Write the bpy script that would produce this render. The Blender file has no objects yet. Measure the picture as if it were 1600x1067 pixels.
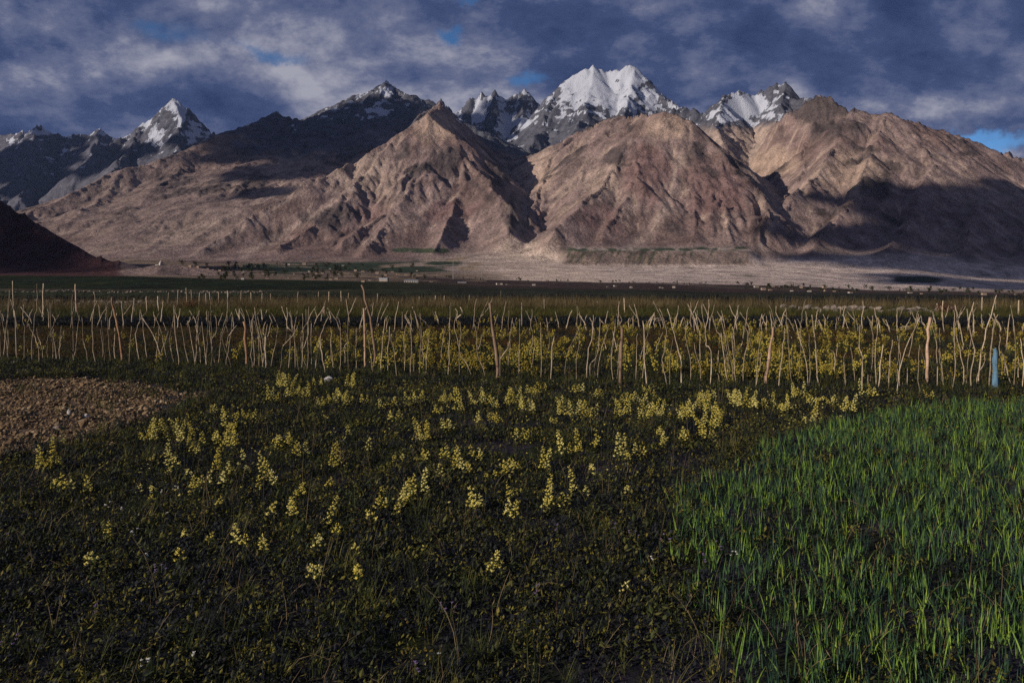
import bpy, bmesh, math, random
import numpy as np
from mathutils import Vector, noise as mnoise

random.seed(7)
RNG = np.random.default_rng(7)
SC = bpy.context.scene
COL = SC.collection
F = 1244.0          # focal length in photograph pixels
HY = 436.0          # pixel row of the true horizon
EYE = 1.6

# ------------------------------------------------------------------ camera
cam_data = bpy.data.cameras.new('camera')
cam = bpy.data.objects.new('camera', cam_data)
COL.objects.link(cam)
cam.location = (0, 0, EYE)
cam.rotation_euler = (math.radians(90), 0, 0)
cam_data.sensor_width = 36.0
cam_data.lens = 28.0
cam_data.shift_y = -(533.5 - HY) / 1600.0
cam_data.clip_start = 0.1
cam_data.clip_end = 60000
SC.camera = cam

# ------------------------------------------------------------------ light
SUN_EL = math.radians(18.5)
SUN_H = Vector((-0.86, -0.51)).normalized()
SUN = Vector((SUN_H.x * math.cos(SUN_EL), SUN_H.y * math.cos(SUN_EL), math.sin(SUN_EL)))
sl = bpy.data.lights.new('sun', 'SUN')
sl.energy = 5.0
sl.angle = math.radians(0.5)
sl.color = (1.0, 0.89, 0.79)
so = bpy.data.objects.new('sun', sl)
COL.objects.link(so)
so.location = (-40, -40, 60)
so.rotation_euler = SUN.to_track_quat('Z', 'Y').to_euler()

SC.view_settings.view_transform = 'Standard'
SC.view_settings.look = 'None'
SC.view_settings.exposure = 0.0
SC.view_settings.gamma = 1.0
SC.view_settings.use_curve_mapping = False
SC.cycles.max_bounces = 5
SC.cycles.diffuse_bounces = 2
SC.cycles.volume_bounces = 0
SC.cycles.use_denoising = False
SC.cycles.use_adaptive_sampling = False
SC.cycles.transparent_max_bounces = 8


class NT:
    """small helper for node trees"""
    def __init__(self, tree):
        self.t = tree
        self.n = tree.nodes
        self.l = tree.links

    def node(self, typ, **kw):
        nd = self.n.new(typ)
        for k, v in kw.items():
            setattr(nd, k, v)
        return nd

    def put(self, sock, v):
        if isinstance(v, bpy.types.NodeSocket):
            self.l.new(v, sock)
        elif isinstance(v, (tuple, list)) and len(v) == 3 and sock.type == 'RGBA':
            sock.default_value = (*v, 1)
        else:
            sock.default_value = v

    def math(self, op, a, b=0.0, c=0.0, clamp=False):
        nd = self.node('ShaderNodeMath', operation=op, use_clamp=clamp)
        for i, v in enumerate((a, b, c)):
            self.put(nd.inputs[i], v)
        return nd.outputs[0]

    def vmath(self, op, a, b=(0, 0, 0)):
        nd = self.node('ShaderNodeVectorMath', operation=op)
        self.put(nd.inputs[0], a)
        if op == 'SCALE':
            self.put(nd.inputs['Scale'], b)
            return nd.outputs[0]
        self.put(nd.inputs[1], b)
        return nd.outputs['Value'] if op in ('DOT_PRODUCT', 'LENGTH', 'DISTANCE') else nd.outputs[0]

    def mix(self, f, a, b, blend='MIX'):
        nd = self.node('ShaderNodeMix', data_type='RGBA', blend_type=blend)
        self.put(nd.inputs[0], f)
        self.put(nd.inputs[6], a)
        self.put(nd.inputs[7], b)
        return nd.outputs[2]

    def noise(self, vec, scale, detail=4, rough=0.5, dist=0.0, out=0):
        nd = self.node('ShaderNodeTexNoise')
        if vec is not None:
            self.put(nd.inputs['Vector'], vec)
        nd.inputs['Scale'].default_value = scale
        nd.inputs['Detail'].default_value = detail
        nd.inputs['Roughness'].default_value = rough
        nd.inputs['Distortion'].default_value = dist
        return nd.outputs[out]

    def ramp(self, f, stops, interp='LINEAR'):
        nd = self.node('ShaderNodeValToRGB')
        cr = nd.color_ramp
        cr.interpolation = interp
        while len(cr.elements) < len(stops):
            cr.elements.new(0.5)
        for e, (p, c) in zip(cr.elements, stops):
            e.position = p
            e.color = (*c, 1) if len(c) == 3 else c
        self.put(nd.inputs[0], f)
        return nd.outputs[0]

    def step(self, f, lo, hi):
        nd = self.node('ShaderNodeMapRange', interpolation_type='SMOOTHSTEP')
        self.put(nd.inputs[0], f)
        nd.inputs[1].default_value = lo
        nd.inputs[2].default_value = hi
        return nd.outputs[0]


# ------------------------------------------------------------------ world
w = bpy.data.worlds.new('World')
SC.world = w
w.use_nodes = True
T = NT(w.node_tree)
bg = T.n['Background']
bg.inputs['Strength'].default_value = 0.1
sky = T.node('ShaderNodeTexSky', sky_type='NISHITA')
sky.sun_disc = False
sky.sun_elevation = SUN_EL
sky.sun_rotation = math.atan2(SUN_H.x, SUN_H.y)
sky.altitude = 3500
sky.air_density = 1.0
sky.dust_density = 0.4
sky.ozone_density = 2.0
co = T.node('ShaderNodeTexCoord').outputs['Generated']
# cloud deck: the view direction carried onto a layer overhead, softened near the horizon
sp = T.node('ShaderNodeSeparateXYZ')
T.put(sp.inputs[0], co)
dz = T.math('ADD', T.math('MAXIMUM', sp.outputs[2], 0.0), 0.44)
cx = T.math('DIVIDE', sp.outputs[0], dz)
cy = T.math('DIVIDE', sp.outputs[1], dz)
cb = T.node('ShaderNodeCombineXYZ')
T.put(cb.inputs[0], cx)
T.put(cb.inputs[1], cy)
P = cb.outputs[0]


def cloud_density(p):
    big = T.noise(p, 0.8, 3, 0.5)
    mid = T.noise(p, 1.9, 12, 0.62, 0.2)
    puff = T.math('ABSOLUTE', T.math('SUBTRACT', T.noise(p, 2.9, 10, 0.65, 0.1), 0.5))
    puff = T.math('SUBTRACT', 0.20, puff)
    return T.math('ADD', T.math('ADD', T.math('MULTIPLY', big, 0.55), T.math('MULTIPLY', mid, 0.70)), T.math('MULTIPLY', puff, 0.55))


P1 = T.vmath('ADD', P, (5.2, 0.6, 0.0))
d0 = cloud_density(P1)
d1 = cloud_density(T.vmath('ADD', P1, (-0.06, 0.07, 0.0)))


wob = T.vmath('SUBTRACT', T.noise(co, 11.0, 6, 0.65, out=1), (0.5, 0.5, 0.5))
cow = T.vmath('ADD', co, T.vmath('SCALE', wob, 0.09))


def lobe(px, py, rx, ry):
    """a smooth opening or bank of the deck around one direction of the sky"""
    v = Vector(((px - 800) / F, 1.0, (HY - py) / F)).normalized()
    k = T.vmath('SUBTRACT', cow, tuple(v))
    k = T.vmath('MULTIPLY', k, (F / rx, F / rx, F / ry))
    ln = T.vmath('LENGTH', k)
    return T.math('POWER', 2.718, T.math('MULTIPLY', T.math('MULTIPLY', ln, ln), -1.0))


gap = None
for (px, py, rx, ry, amt) in [
        (705, 55, 36, 19, 0.50), (822, 120, 32, 20, 0.50), (735, 0, 30, 10, 0.4), (862, 70, 34, 24, 0.24),
        (1572, 224, 60, 18, 0.36), (1505, 212, 34, 12, 0.26), (150, 30, 120, 16, 0.15), (250, 48, 60, 24, 0.19), (430, 80, 80, 14, 0.30),
        (585, 60, 24, 22, 0.20), (-200, 120, 120, 40, 0.2), (1900, 90, 150, 40, 0.22)]:
    g = T.math('MULTIPLY', lobe(px, py, rx, ry), amt)
    gap = g if gap is None else T.math('ADD', gap, g)
dens = T.math('SUBTRACT', d0, gap)
cover = T.step(dens, 0.30, 0.60)
# lit flanks: thinner towards the sun means brighter
lit = T.math('ADD', T.math('MULTIPLY', T.math('SUBTRACT', d0, d1), 3.7), 0.46)
thick = T.step(d0, 0.52, 0.86)
tone = T.math('SUBTRACT', T.math('ADD', lit, T.math('MULTIPLY', T.math('SUBTRACT', 1.0, thick), 0.30)), 0.14)
br = T.math('ADD', T.math('MULTIPLY', lobe(660, 70, 420, 150), 0.22), T.math('ADD', T.math('MULTIPLY', lobe(240, 100, 130, 40), 0.20), T.math('MULTIPLY', lobe(1450, 185, 120, 36), 0.34)))
dk = T.math('ADD', T.math('MULTIPLY', lobe(60, 170, 260, 110), 0.16), T.math('MULTIPLY', lobe(1400, 100, 420, 140), 0.26))
tone = T.math('SUBTRACT', T.math('ADD', tone, br), dk, clamp=True)
ccol = T.ramp(tone, [(0.0, (0.24, 0.42, 1.15)), (0.32, (0.48, 0.72, 1.70)), (0.58, (1.25, 1.45, 2.45)), (0.92, (3.6, 3.6, 4.3))])
blue = T.mix(1.0, sky.outputs[0], SKY_TINT if 'SKY_TINT' in globals() else (0.42, 0.70, 0.92), 'MULTIPLY')
T.put(bg.inputs['Color'], T.mix(cover, blue, ccol))


# ------------------------------------------------------------------ helpers
def tag(o, label=None, cat=None, group=None, kind=None):
    if label: o['label'] = label
    if cat: o['category'] = cat
    if group: o['group'] = group
    if kind: o['kind'] = kind
    return o


def link(name, mesh, parent=None, loc=None, mat=None):
    o = bpy.data.objects.new(name, mesh)
    COL.objects.link(o)
    if parent is not None:
        o.parent = parent
    if loc is not None:
        o.location = loc
    if mat is not None and mesh is not None:
        mesh.materials.append(mat)
    return o


def empty(name, loc=(0, 0, 0), rz=0.0, scale=1.0):
    o = bpy.data.objects.new(name, None)
    COL.objects.link(o)
    o.location = loc
    o.rotation_euler = (0, 0, rz)
    o.scale = (scale,) * 3
    o.empty_display_size = 0.2
    return o


def mesh_np(name, verts, faces, smooth=False, mat_idx=None):
    """verts (n,3), faces (m,k) of one size"""
    me = bpy.data.meshes.new(name)
    verts = np.asarray(verts, np.float32)
    faces = np.asarray(faces, np.int32)
    n, m, k = len(verts), len(faces), faces.shape[1]
    me.vertices.add(n)
    me.vertices.foreach_set('co', verts.ravel())
    me.loops.add(m * k)
    me.loops.foreach_set('vertex_index', faces.ravel())
    me.polygons.add(m)
    me.polygons.foreach_set('loop_start', np.arange(m, dtype=np.int32) * k)
    if smooth:
        me.polygons.foreach_set('use_smooth', np.ones(m, bool))
    if mat_idx is not None:
        me.polygons.foreach_set('material_index', np.asarray(mat_idx, np.int32))
    me.update(calc_edges=True)
    return me


def attr(me, name, typ, data, domain='POINT'):
    a = me.attributes.new(name, typ, domain)
    key = {'FLOAT': 'value', 'INT': 'value', 'FLOAT_COLOR': 'color', 'FLOAT_VECTOR': 'vector'}[typ]
    a.data.foreach_set(key, np.asarray(data, np.int32 if typ == 'INT' else np.float32).ravel())


def _hash(ix, iy, seed):
    h = (ix.astype(np.int64) * 374761393 + iy.astype(np.int64) * 668265263 + seed * 982451653) & 0xFFFFFFFF
    h = ((h ^ (h >> 13)) * 1274126177) & 0xFFFFFFFF
    h = ((h ^ (h >> 15)) * 2246822519) & 0xFFFFFFFF
    return ((h ^ (h >> 16)) & 0xFFFFFF).astype(np.float32) / 0xFFFFFF


def vnoise(x, y, seed=0):
    ix, iy = np.floor(x), np.floor(y)
    fx, fy = (x - ix).astype(np.float32), (y - iy).astype(np.float32)
    ux, uy = fx * fx * (3 - 2 * fx), fy * fy * (3 - 2 * fy)
    ix, iy = ix.astype(np.int64), iy.astype(np.int64)
    out = 0

    def g(dx, dy):
        a = _hash(ix + dx, iy + dy, seed) * (2 * np.pi)
        return np.cos(a) * (fx - dx) + np.sin(a) * (fy - dy)
    return (g(0, 0) * (1 - ux) + g(1, 0) * ux) * (1 - uy) + (g(0, 1) * (1 - ux) + g(1, 1) * ux) * uy


def fbm(x, y, octv=4, seed=0, gain=0.5, ridged=False):
    s, a = 0, 1.0
    for i in range(octv):
        v = vnoise(x, y, seed + i * 17)
        if ridged:
            v = 0.5 - np.abs(v) * 2
        s = s + a * v
        a *= gain
        x, y = x * 2.03 + 11.3, y * 2.03 - 7.1
    return s


def smooth(a, lo, hi):
    t = np.clip((a - lo) / (hi - lo), 0, 1)
    return t * t * (3 - 2 * t)


def bsdf(name, rough=0.9, spec=0.15):
    m = bpy.data.materials.new(name)
    m.use_nodes = True
    t = NT(m.node_tree)
    b = t.n['Principled BSDF']
    b.inputs['Roughness'].default_value = rough
    b.inputs['Specular IOR Level'].default_value = spec
    return m, t, b
# ------------------------------------------------------------------ terrain: valley floor, mountains
FD = [60, 100, 150, 200, 230, 300, 500, 800, 1200, 1800, 2400, 2950, 3080, 3400, 4200, 5500, 7000, 11000]
FCOL = {
    -900: [470, 457, 449, 441, 436, 436, 434, 432, 430, 424, 415, 409, 408, 403, 390, 368, 350, 320],
    0:    [470, 458, 449, 438, 431, 433, 434, 433, 430, 424, 415, 409, 408, 403, 390, 368, 350, 320],
    200:  [470, 458, 450, 439, 432, 434, 434.5, 433, 430, 426, 418, 410, 409, 403, 372, 330, 300, 262],
    400:  [470, 458, 452, 444, 440, 441, 439.5, 437, 432, 425, 417, 412, 411, 404, 374, 330, 300, 262],
    600:  [469, 457, 451, 447, 446, 445, 443, 440, 437, 430, 422, 413, 411, 402, 372, 330, 300, 262],
    800:  [469, 458, 455, 454, 453, 451, 448, 445, 441, 436, 424, 409, 404, 392, 350, 305, 280, 255],
    865:  [469, 459, 456, 455, 454, 452, 449, 446, 442, 437, 426, 412, 408, 398, 360, 320, 290, 258],
    900:  [469, 459, 457, 456, 455, 453, 450, 447, 443, 438, 428, 415, 391, 386, 360, 320, 290, 258],
    1000: [469, 459, 458, 457, 456, 454, 451, 448, 444, 440, 430, 418, 392, 387, 362, 325, 290, 258],
    1165: [469, 460, 460, 460, 459, 458, 456, 453, 449, 443, 432, 416, 394, 388, 362, 325, 290, 258],
    1200: [469, 461, 461, 460, 459, 458, 456, 454, 450, 444, 432, 416, 410, 395, 352, 310, 285, 255],
    1400: [470, 463, 464, 463, 462, 461, 460, 459, 457, 453, 443, 420, 400, 396, 372, 330, 300, 262],
    1600: [470, 464, 466, 466, 465, 464, 463, 462, 460, 458, 452, 436, 420, 412, 380, 340, 305, 265],
    2500: [470, 464, 466, 466, 465, 464, 463, 462, 460, 458, 452, 442, 436, 425, 390, 340, 305, 265],
}
_fc = np.array(sorted(FCOL), np.float32)
_ft = np.array([FCOL[int(k)] for k in _fc], np.float32)
_fl = np.log(np.array(FD, np.float32))


def floor_z(PX, Y):
    a = np.clip(np.searchsorted(_fc, PX) - 1, 0, len(_fc) - 2)
    ta = np.clip((PX - _fc[a]) / (_fc[a + 1] - _fc[a]), 0, 1)
    ta = ta * ta * (3 - 2 * ta)
    ly = np.log(Y)
    b = np.clip(np.searchsorted(_fl, ly) - 1, 0, len(_fl) - 2)
    tb = np.clip((ly - _fl[b]) / (_fl[b + 1] - _fl[b]), 0, 1)
    py = (_ft[a, b] * (1 - ta) + _ft[a + 1, b] * ta) * (1 - tb) + (_ft[a, b + 1] * (1 - ta) + _ft[a + 1, b + 1] * ta) * tb
    return EYE + (HY - py) / F * Y


RIDGES = [
    # (slope, length scale, points as direction in the photograph and distance in metres)
    # front pyramid
    (.84, 1800, [(300, 402, 3150), (380, 345, 3550), (440, 318, 3700), (500, 286, 3900), (560, 250, 4150), (620, 213, 4350), (650, 190, 4450), (668, 179, 4500)]),
    (.9, 1800, [(668, 179, 4500), (690, 200, 4420), (712, 225, 4300), (722, 250, 4150), (760, 282, 3900), (793, 322, 3600), (798, 360, 3350)]),
    (.84, 1800, [(668, 179, 4500), (668, 240, 4200), (640, 300, 3800), (600, 350, 3500), (560, 397, 3200)]),
    (.84, 1800, [(722, 250, 4150), (710, 300, 3850), (695, 350, 3500), (685, 392, 3250)]),
    (.84, 1800, [(620, 213, 4350), (560, 290, 3950), (485, 350, 3550), (420, 398, 3200)]),
    (.84, 1800, [(690, 225, 4300), (655, 255, 4100), (610, 330, 3650), (530, 375, 3350)]),
    (1.0, 1800, [(668, 179, 4500), (680, 172, 5000), (690, 157, 5700)]),
    # left mountain
    (.64, 1800, [(30, 342, 4000), (45, 334, 4100), (120, 297, 4500), (200, 266, 4900), (290, 240, 5300), (350, 212, 5700), (400, 190, 6000), (437, 176, 6300),
                (455, 192, 6400), (490, 182, 6600), (545, 164, 6800), (580, 148, 6950), (605, 127, 7000), (625, 140, 7100), (650, 163, 7200), (690, 170, 7300)]),
    (.62, 1800, [(437, 176, 6300), (440, 220, 5700), (410, 262, 5200), (370, 310, 4500), (300, 360, 3800), (230, 397, 3250)]),
    (.62, 1800, [(290, 240, 5300), (250, 300, 4500), (180, 350, 3900), (120, 388, 3500)]),
    (.62, 1800, [(350, 212, 5700), (340, 262, 5100), (310, 315, 4400), (240, 365, 3800), (180, 398, 3400)]),
    (.64, 1800, [(545, 164, 6800), (510, 220, 6100), (490, 262, 5400), (440, 312, 4600), (390, 352, 4000), (330, 392, 3450)]),
    (.62, 1800, [(200, 266, 4900), (150, 320, 4300), (95, 362, 3800), (60, 395, 3500)]),
    # central mountain
    (.84, 1800, [(1035, 177, 4300), (1000, 181, 4400), (950, 186, 4700), (890, 212, 5000), (840, 240, 5200), (800, 250, 5400)]),
    (.98, 1800, [(1035, 177, 4300), (1075, 192, 4250), (1100, 213, 4150), (1130, 240, 4000), (1160, 268, 3850), (1190, 302, 3650), (1203, 335, 3450), (1193, 368, 3250)]),
    (.84, 1800, [(1000, 181, 4400), (985, 215, 4200), (965, 255, 3950), (935, 300, 3650), (880, 350, 3350), (855, 380, 3200)]),
    (.84, 1800, [(985, 215, 4200), (995, 270, 3800), (965, 330, 3500), (940, 378, 3250)]),
    (.84, 1800, [(1075, 192, 4250), (1080, 250, 3950), (1085, 300, 3700), (1090, 345, 3450), (1080, 380, 3250)]),
    (.84, 1800, [(1130, 240, 4000), (1125, 300, 3650), (1140, 345, 3400), (1150, 380, 3250)]),
    (.80, 1800, [(890, 212, 5000), (860, 252, 4600), (850, 292, 4200), (828, 342, 3600)]),
    # right mountain
    (1.7, 700, [(1215, 192, 5050), (1232, 182, 5000), (1240, 172, 4980), (1256, 165, 4940), (1262, 157, 4920), (1275, 151, 4880), (1281, 148, 4860), (1292, 151, 4850), (1299, 148, 4840), (1306, 160, 4820), (1314, 164, 4800), (1320, 178, 4780)]),
    (.86, 1800, [(1320, 181, 4780), (1330, 178, 4720), (1335, 169, 4700), (1339, 178, 4700), (1348, 174, 4690), (1357, 180, 4680), (1385, 178, 4650), (1440, 195, 4600),
                 (1500, 214, 4600), (1560, 240, 4600), (1600, 252, 4600), (1700, 280, 4600), (1900, 330, 4500)]),
    (.84, 1800, [(1335, 173, 4700), (1310, 220, 4400), (1280, 270, 4050), (1240, 315, 3700), (1215, 352, 3450)]),
    (.84, 1800, [(1385, 178, 4650), (1370, 240, 4200), (1340, 300, 3800), (1300, 350, 3450), (1270, 390, 3150)]),
    (.80, 1800, [(1440, 195, 4600), (1450, 260, 4100), (1430, 320, 3700), (1400, 370, 3350), (1380, 400, 3100)]),
    (.80, 1800, [(1500, 214, 4600), (1520, 280, 4100), (1520, 340, 3600), (1500, 395, 3200)]),
    (.80, 1800, [(1600, 252, 4600), (1610, 320, 3900), (1600, 395, 3300)]),
    (.80, 1800, [(1700, 280, 4600), (1740, 340, 3900), (1740, 410, 3300)]),
    (.84, 1800, [(1262, 215, 4800), (1252, 250, 4500), (1245, 285, 4150)]),
    # snow peaks behind
    (1.25, 1700, [(1060, 168, 7000), (1100, 178, 6900), (1118, 166, 6800), (1128, 147, 6800), (1150, 142, 6900), (1165, 150, 7000), (1195, 138, 7000), (1208, 131, 6950), (1223, 130, 6900),
                  (1230, 150, 6700), (1262, 153, 6300), (1290, 152, 5600)]),
    (1.0, 1800, [(1128, 147, 6800), (1120, 190, 6200), (1130, 225, 5700)]),
    (1.1, 1800, [(1223, 130, 6900), (1226, 180, 6100), (1215, 205, 5700)]),
    (1.2, 1800, [(780, 238, 7600), (800, 215, 7700), (830, 185, 7800), (850, 165, 7900), (865, 147, 7950), (882, 127, 8000), (905, 112, 8000), (925, 103, 8050), (945, 113, 8100),
                 (962, 110, 8050), (978, 104, 8000), (992, 103, 8000), (1005, 118, 7950), (1020, 138, 7800), (1040, 155, 7600), (1060, 168, 7400), (1100, 178, 7200)]),
    (.9, 1800, [(925, 103, 8050), (920, 150, 7600), (905, 190, 6800)]),
    (1.1, 1800, [(992, 103, 8000), (985, 150, 7500), (965, 190, 6700)]),
    (1.1, 1800, [(865, 147, 7950), (850, 195, 7200), (830, 228, 6600)]),
    (1.4, 1500, [(690, 195, 8200), (715, 172, 8400), (740, 153, 8500), (770, 142, 8500), (790, 153, 8500), (805, 149, 8500), (822, 142, 8450), (830, 155, 8500), (836, 185, 8600), (850, 200, 8700)]),
    (1.4, 1500, [(770, 142, 8500), (778, 195, 7900), (770, 238, 7200)]),
    (1.4, 1500, [(822, 142, 8450), (815, 185, 8000), (800, 225, 7500)]),
    (1.2, 1700, [(650, 185, 5500), (675, 166, 5800), (692, 155, 5900), (715, 178, 6000), (735, 202, 6200), (765, 238, 6400)]),
    # far left range
    (1.2, 1800, [(-500, 190, 9500), (-200, 200, 9500), (-60, 215, 9500), (0, 213, 9500), (40, 205, 9400), (60, 198, 9400), (85, 211, 9500), (130, 210, 9500), (157, 202, 9500), (175, 216, 9500), (200, 225, 9300)]),
    (1.0, 1800, [(60, 198, 9400), (50, 260, 8400), (30, 312, 7400)]),
    (1.0, 1800, [(157, 202, 9500), (130, 270, 8200), (100, 322, 7200)]),
    (1.2, 1800, [(150, 235, 8000), (180, 220, 8200), (215, 198, 8400), (245, 179, 8450), (260, 166, 8480), (272, 154, 8500), (282, 157, 8500), (292, 172, 8500), (310, 190, 8500), (345, 213, 8600), (380, 222, 8600)]),
    (1.1, 1800, [(275, 154, 8500), (285, 220, 7800), (250, 270, 7000), (220, 302, 6400)]),
    (1.1, 1800, [(215, 198, 8400), (190, 250, 7500), (140, 302, 6600)]),
    (1.0, 1800, [(-60, 215, 9500), (-60, 280, 8000), (-20, 320, 7000)]),
    # near hill on the left, and the knoll of the white shrine
    (.75, 1500, [(-900, 150, 2300), (-400, 190, 2100), (-150, 258, 2000), (0, 312, 1850), (45, 338, 1750), (95, 372, 1650), (140, 398, 1560), (190, 414, 1480)]),
    (.42, 600, [(205, 432, 1270), (230, 423, 1290), (250, 416, 1300), (262, 418, 1305), (290, 428, 1320)]),
]

tcol = np.concatenate([np.linspace(-640, -20, 44, endpoint=False), np.linspace(-20, 1620, 800, endpoint=False), np.linspace(1620, 2240, 44)])
yrow = np.concatenate([np.geomspace(62, 2400, 130, endpoint=False), np.linspace(2400, 5600, 380, endpoint=False), np.linspace(5600, 10600, 240)])
PXg, Yg = np.meshgrid(tcol.astype(np.float32), yrow.astype(np.float32))
Xg = (PXg - 800) / F * Yg

wx = fbm(Xg / 520, Yg / 520, 3, 3) * 55
wy = fbm(Xg / 520, Yg / 520, 3, 9) * 55
far = smooth(Yg, 2600, 3600)
xw, yw = Xg + wx * far, Yg + wy * far
Zf = floor_z(PXg, Yg)
Zm = np.full_like(Zf, -500)
_jr = np.random.default_rng(5)
for s, L, pts in RIDGES:
    if min(q[2] for q in pts) > 5400 or pts[-1][2] > 7000:
        fine_pts = []
        for q0, q1 in zip(pts[:-1], pts[1:]):
            nseg = max(1, int(abs(q1[0] - q0[0]) / 7 + abs(q1[1] - q0[1]) / 14))
            for i in range(nseg):
                u_ = i / nseg
                fine_pts.append((q0[0] + (q1[0] - q0[0]) * u_, q0[1] + (q1[1] - q0[1]) * u_ + (_jr.uniform(-3.2, 3.4) if i else 0), q0[2] + (q1[2] - q0[2]) * u_))
        pts = fine_pts + [pts[-1]]
    elif min(q[2] for q in pts) > 2600:
        fine_pts = []
        for q0, q1 in zip(pts[:-1], pts[1:]):
            nseg = max(1, int(abs(q1[0] - q0[0]) / 9 + abs(q1[1] - q0[1]) / 18))
            for i in range(nseg):
                u_ = i / nseg
                fine_pts.append((q0[0] + (q1[0] - q0[0]) * u_ + (_jr.uniform(-2, 2) if i else 0), q0[1] + (q1[1] - q0[1]) * u_ + (_jr.uniform(-1.6, 1.6) if i else 0), q0[2] + (q1[2] - q0[2]) * u_))
        pts = fine_pts + [pts[-1]]
    pw = [((px - 800) / F * y, y, EYE + (HY - py) / F * y) for px, py, y in pts]
    near = pts[0][2] < 2600
    KS = 55.0 if 2600 < min(q[2] for q in pts) < 4000 else 35.0
    ax_, ay_ = (Xg, Yg) if near else (xw, yw)
    r0 = np.searchsorted(yrow, min(p[1] for p in pw) - 3500)
    r1 = np.searchsorted(yrow, max(p[1] for p in pw) + 2500)
    ax_, ay_ = ax_[r0:r1], ay_[r0:r1]
    for a, b in zip(pw[:-1], pw[1:]):
        dx, dy = b[0] - a[0], b[1] - a[1]
        t = np.clip(((ax_ - a[0]) * dx + (ay_ - a[1]) * dy) / (dx * dx + dy * dy), 0, 1)
        r = np.hypot(ax_ - (a[0] + t * dx), ay_ - (a[1] + t * dy))
        z = a[2] + (b[2] - a[2]) * t - s * (0.55 * L * (1 - np.exp(-r / L)) + 0.45 * r)
        d_ = np.abs(Zm[r0:r1] - z)
        Zm[r0:r1] = np.maximum(Zm[r0:r1], z) + np.where(d_ < KS, (KS - d_) ** 2 / (4 * KS), 0) * (0 if near else 0.5)
k = 22.0
Z = np.maximum(Zf, Zm) + k * np.log1p(np.exp(-np.abs(Zf - Zm) / k))
Z = np.where(Yg < 1300, np.maximum(Zf, Zm), Z)
hill = smooth(Zm - Zf, -30, 120)                       # 1 on the mountains, 0 on the valley floor


def grad(z):
    dzc = np.gradient(z, axis=1) / np.gradient(PXg, axis=1) * F / Yg          # along x at constant y
    dzr = np.gradient(z, axis=0) / np.gradient(Yg, axis=0)
    return dzc, dzr - dzc * (Xg / Yg)


def gully(x, y, gx, gy, cell, freq, seed):
    px, py = x / cell, y / cell
    ix, iy = np.floor(px), np.floor(py)
    n = np.hypot(gx, gy) + 1e-5
    sx, sy = -gy / n, gx / n
    C = S = W = 0
    for i in (-1, 0, 1):
        for j in (-1, 0, 1):
            jx, jy = _hash(ix + i, iy + j, seed), _hash(ix + i, iy + j, seed + 5)
            vx, vy = px - (ix + i + jx), py - (iy + j + jy)
            wgt = np.exp(-2.2 * (vx * vx + vy * vy))
            ph = (vx * sx + vy * sy) * (2 * np.pi * freq)
            C = C + wgt * np.cos(ph)
            S = S + wgt * np.sin(ph)
            W = W + wgt
    return C / W, S / W, sx, sy


gx, gy = grad(Z)
PY0 = HY - (Z - EYE) / Yg * F


def blob0(px, py, rx, ry, y0):
    return np.exp(-(((PXg - px) / rx) ** 2 + ((PY0 - py) / ry) ** 2)) * (Yg > y0)


ice = np.clip(1.5 * np.maximum.reduce([blob0(925, 125, 45, 28, 6500), blob0(985, 112, 20, 16, 6500), blob0(1175, 165, 42, 20, 5600), blob0(805, 200, 24, 24, 6900), blob0(275, 160, 10, 12, 7000)]), 0, 1)
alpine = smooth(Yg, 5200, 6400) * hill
gul = np.zeros_like(Z)
streak = np.zeros_like(Z)
amp_list = [(430, .045, 11), (210, .085, 23), (100, .125, 37), (48, .130, 53), (24, .11, 71)]
patchy = np.clip(0.70 + 1.7 * fbm(Xg / 600, Yg / 600, 3, 201), 0.15, 1.6)
for cell, a, sd in amp_list:
    c, s_, sx, sy = gully(Xg, Yg, gx, gy, cell, 1.0, sd)
    sl_ = np.clip(np.hypot(gx, gy), 0, 1.2)
    amp = cell * a * (0.80 - 0.38 * (1 - smooth(PXg, 330, 560)) * (Yg < 6300)) * smooth(sl_, 0.1, 0.55) * hill * (1 + 0.35 * alpine) * (1 - 0.6 * ice) * (patchy if cell < 300 else 1)
    if cell < 60:
        amp = amp * (1 - 0.6 * smooth(Yg, 6000, 8500))
    Z = Z + amp * (c - 0.3)
    gul = gul + c * cell / 430
    if cell < 150: streak = streak + c * (0.9 if cell > 60 else 0.7)
    gx = gx - amp * s_ * 2 * np.pi / cell * sx
    gy = gy - amp * s_ * 2 * np.pi / cell * sy
rough = fbm(Xg / 170, Yg / 170, 5, 91, 0.55, True)
Z = Z + hill * rough * (9 + 20 * alpine) * (1 - 0.8 * ice)
crag = fbm(Xg / 90, Yg / 90, 4, 131, 0.6, True)
crag_zone = smooth(fbm(Xg / 420, Yg / 420, 3, 77), 0.15, 0.45) * hill
for q in [(275, 285, 40, 28), (400, 290, 30, 38), (385, 300, 18, 25), (630, 235, 16, 24), (780, 270, 30, 40), (800, 330, 14, 40), (1090, 235, 20, 26), (1150, 265, 30, 18), (1285, 170, 45, 24),
          (1290, 200, 45, 26), (960, 245, 30, 20), (1340, 200, 20, 18), (1370, 285, 40, 30), (700, 250, 30, 30), (560, 235, 50, 14), (440, 215, 80, 34), (390, 235, 40, 20), (520, 215, 50, 24)]:
    crag_zone = np.maximum(crag_zone, 1.15 * np.exp(-(((PXg - q[0]) / q[2]) ** 2 + ((PY0 - q[1]) / q[3]) ** 2)) * hill * (Yg < 6600))
crag_zone = crag_zone * smooth(fbm(Xg / 130, Yg / 130, 3, 79) + crag_zone, .5, .95)
Z = Z + crag * 14 * crag_zone * (1 - ice)
Z = Z + (1 - hill) * fbm(Xg / 60, Yg / 60, 3, 31) * 1.2 * smooth(Yg, 500, 1500)
Z = Z + fbm(Xg / 9, Yg / 9, 3, 35) * 0.25 * (1 - smooth(Yg, 200, 600))
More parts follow.
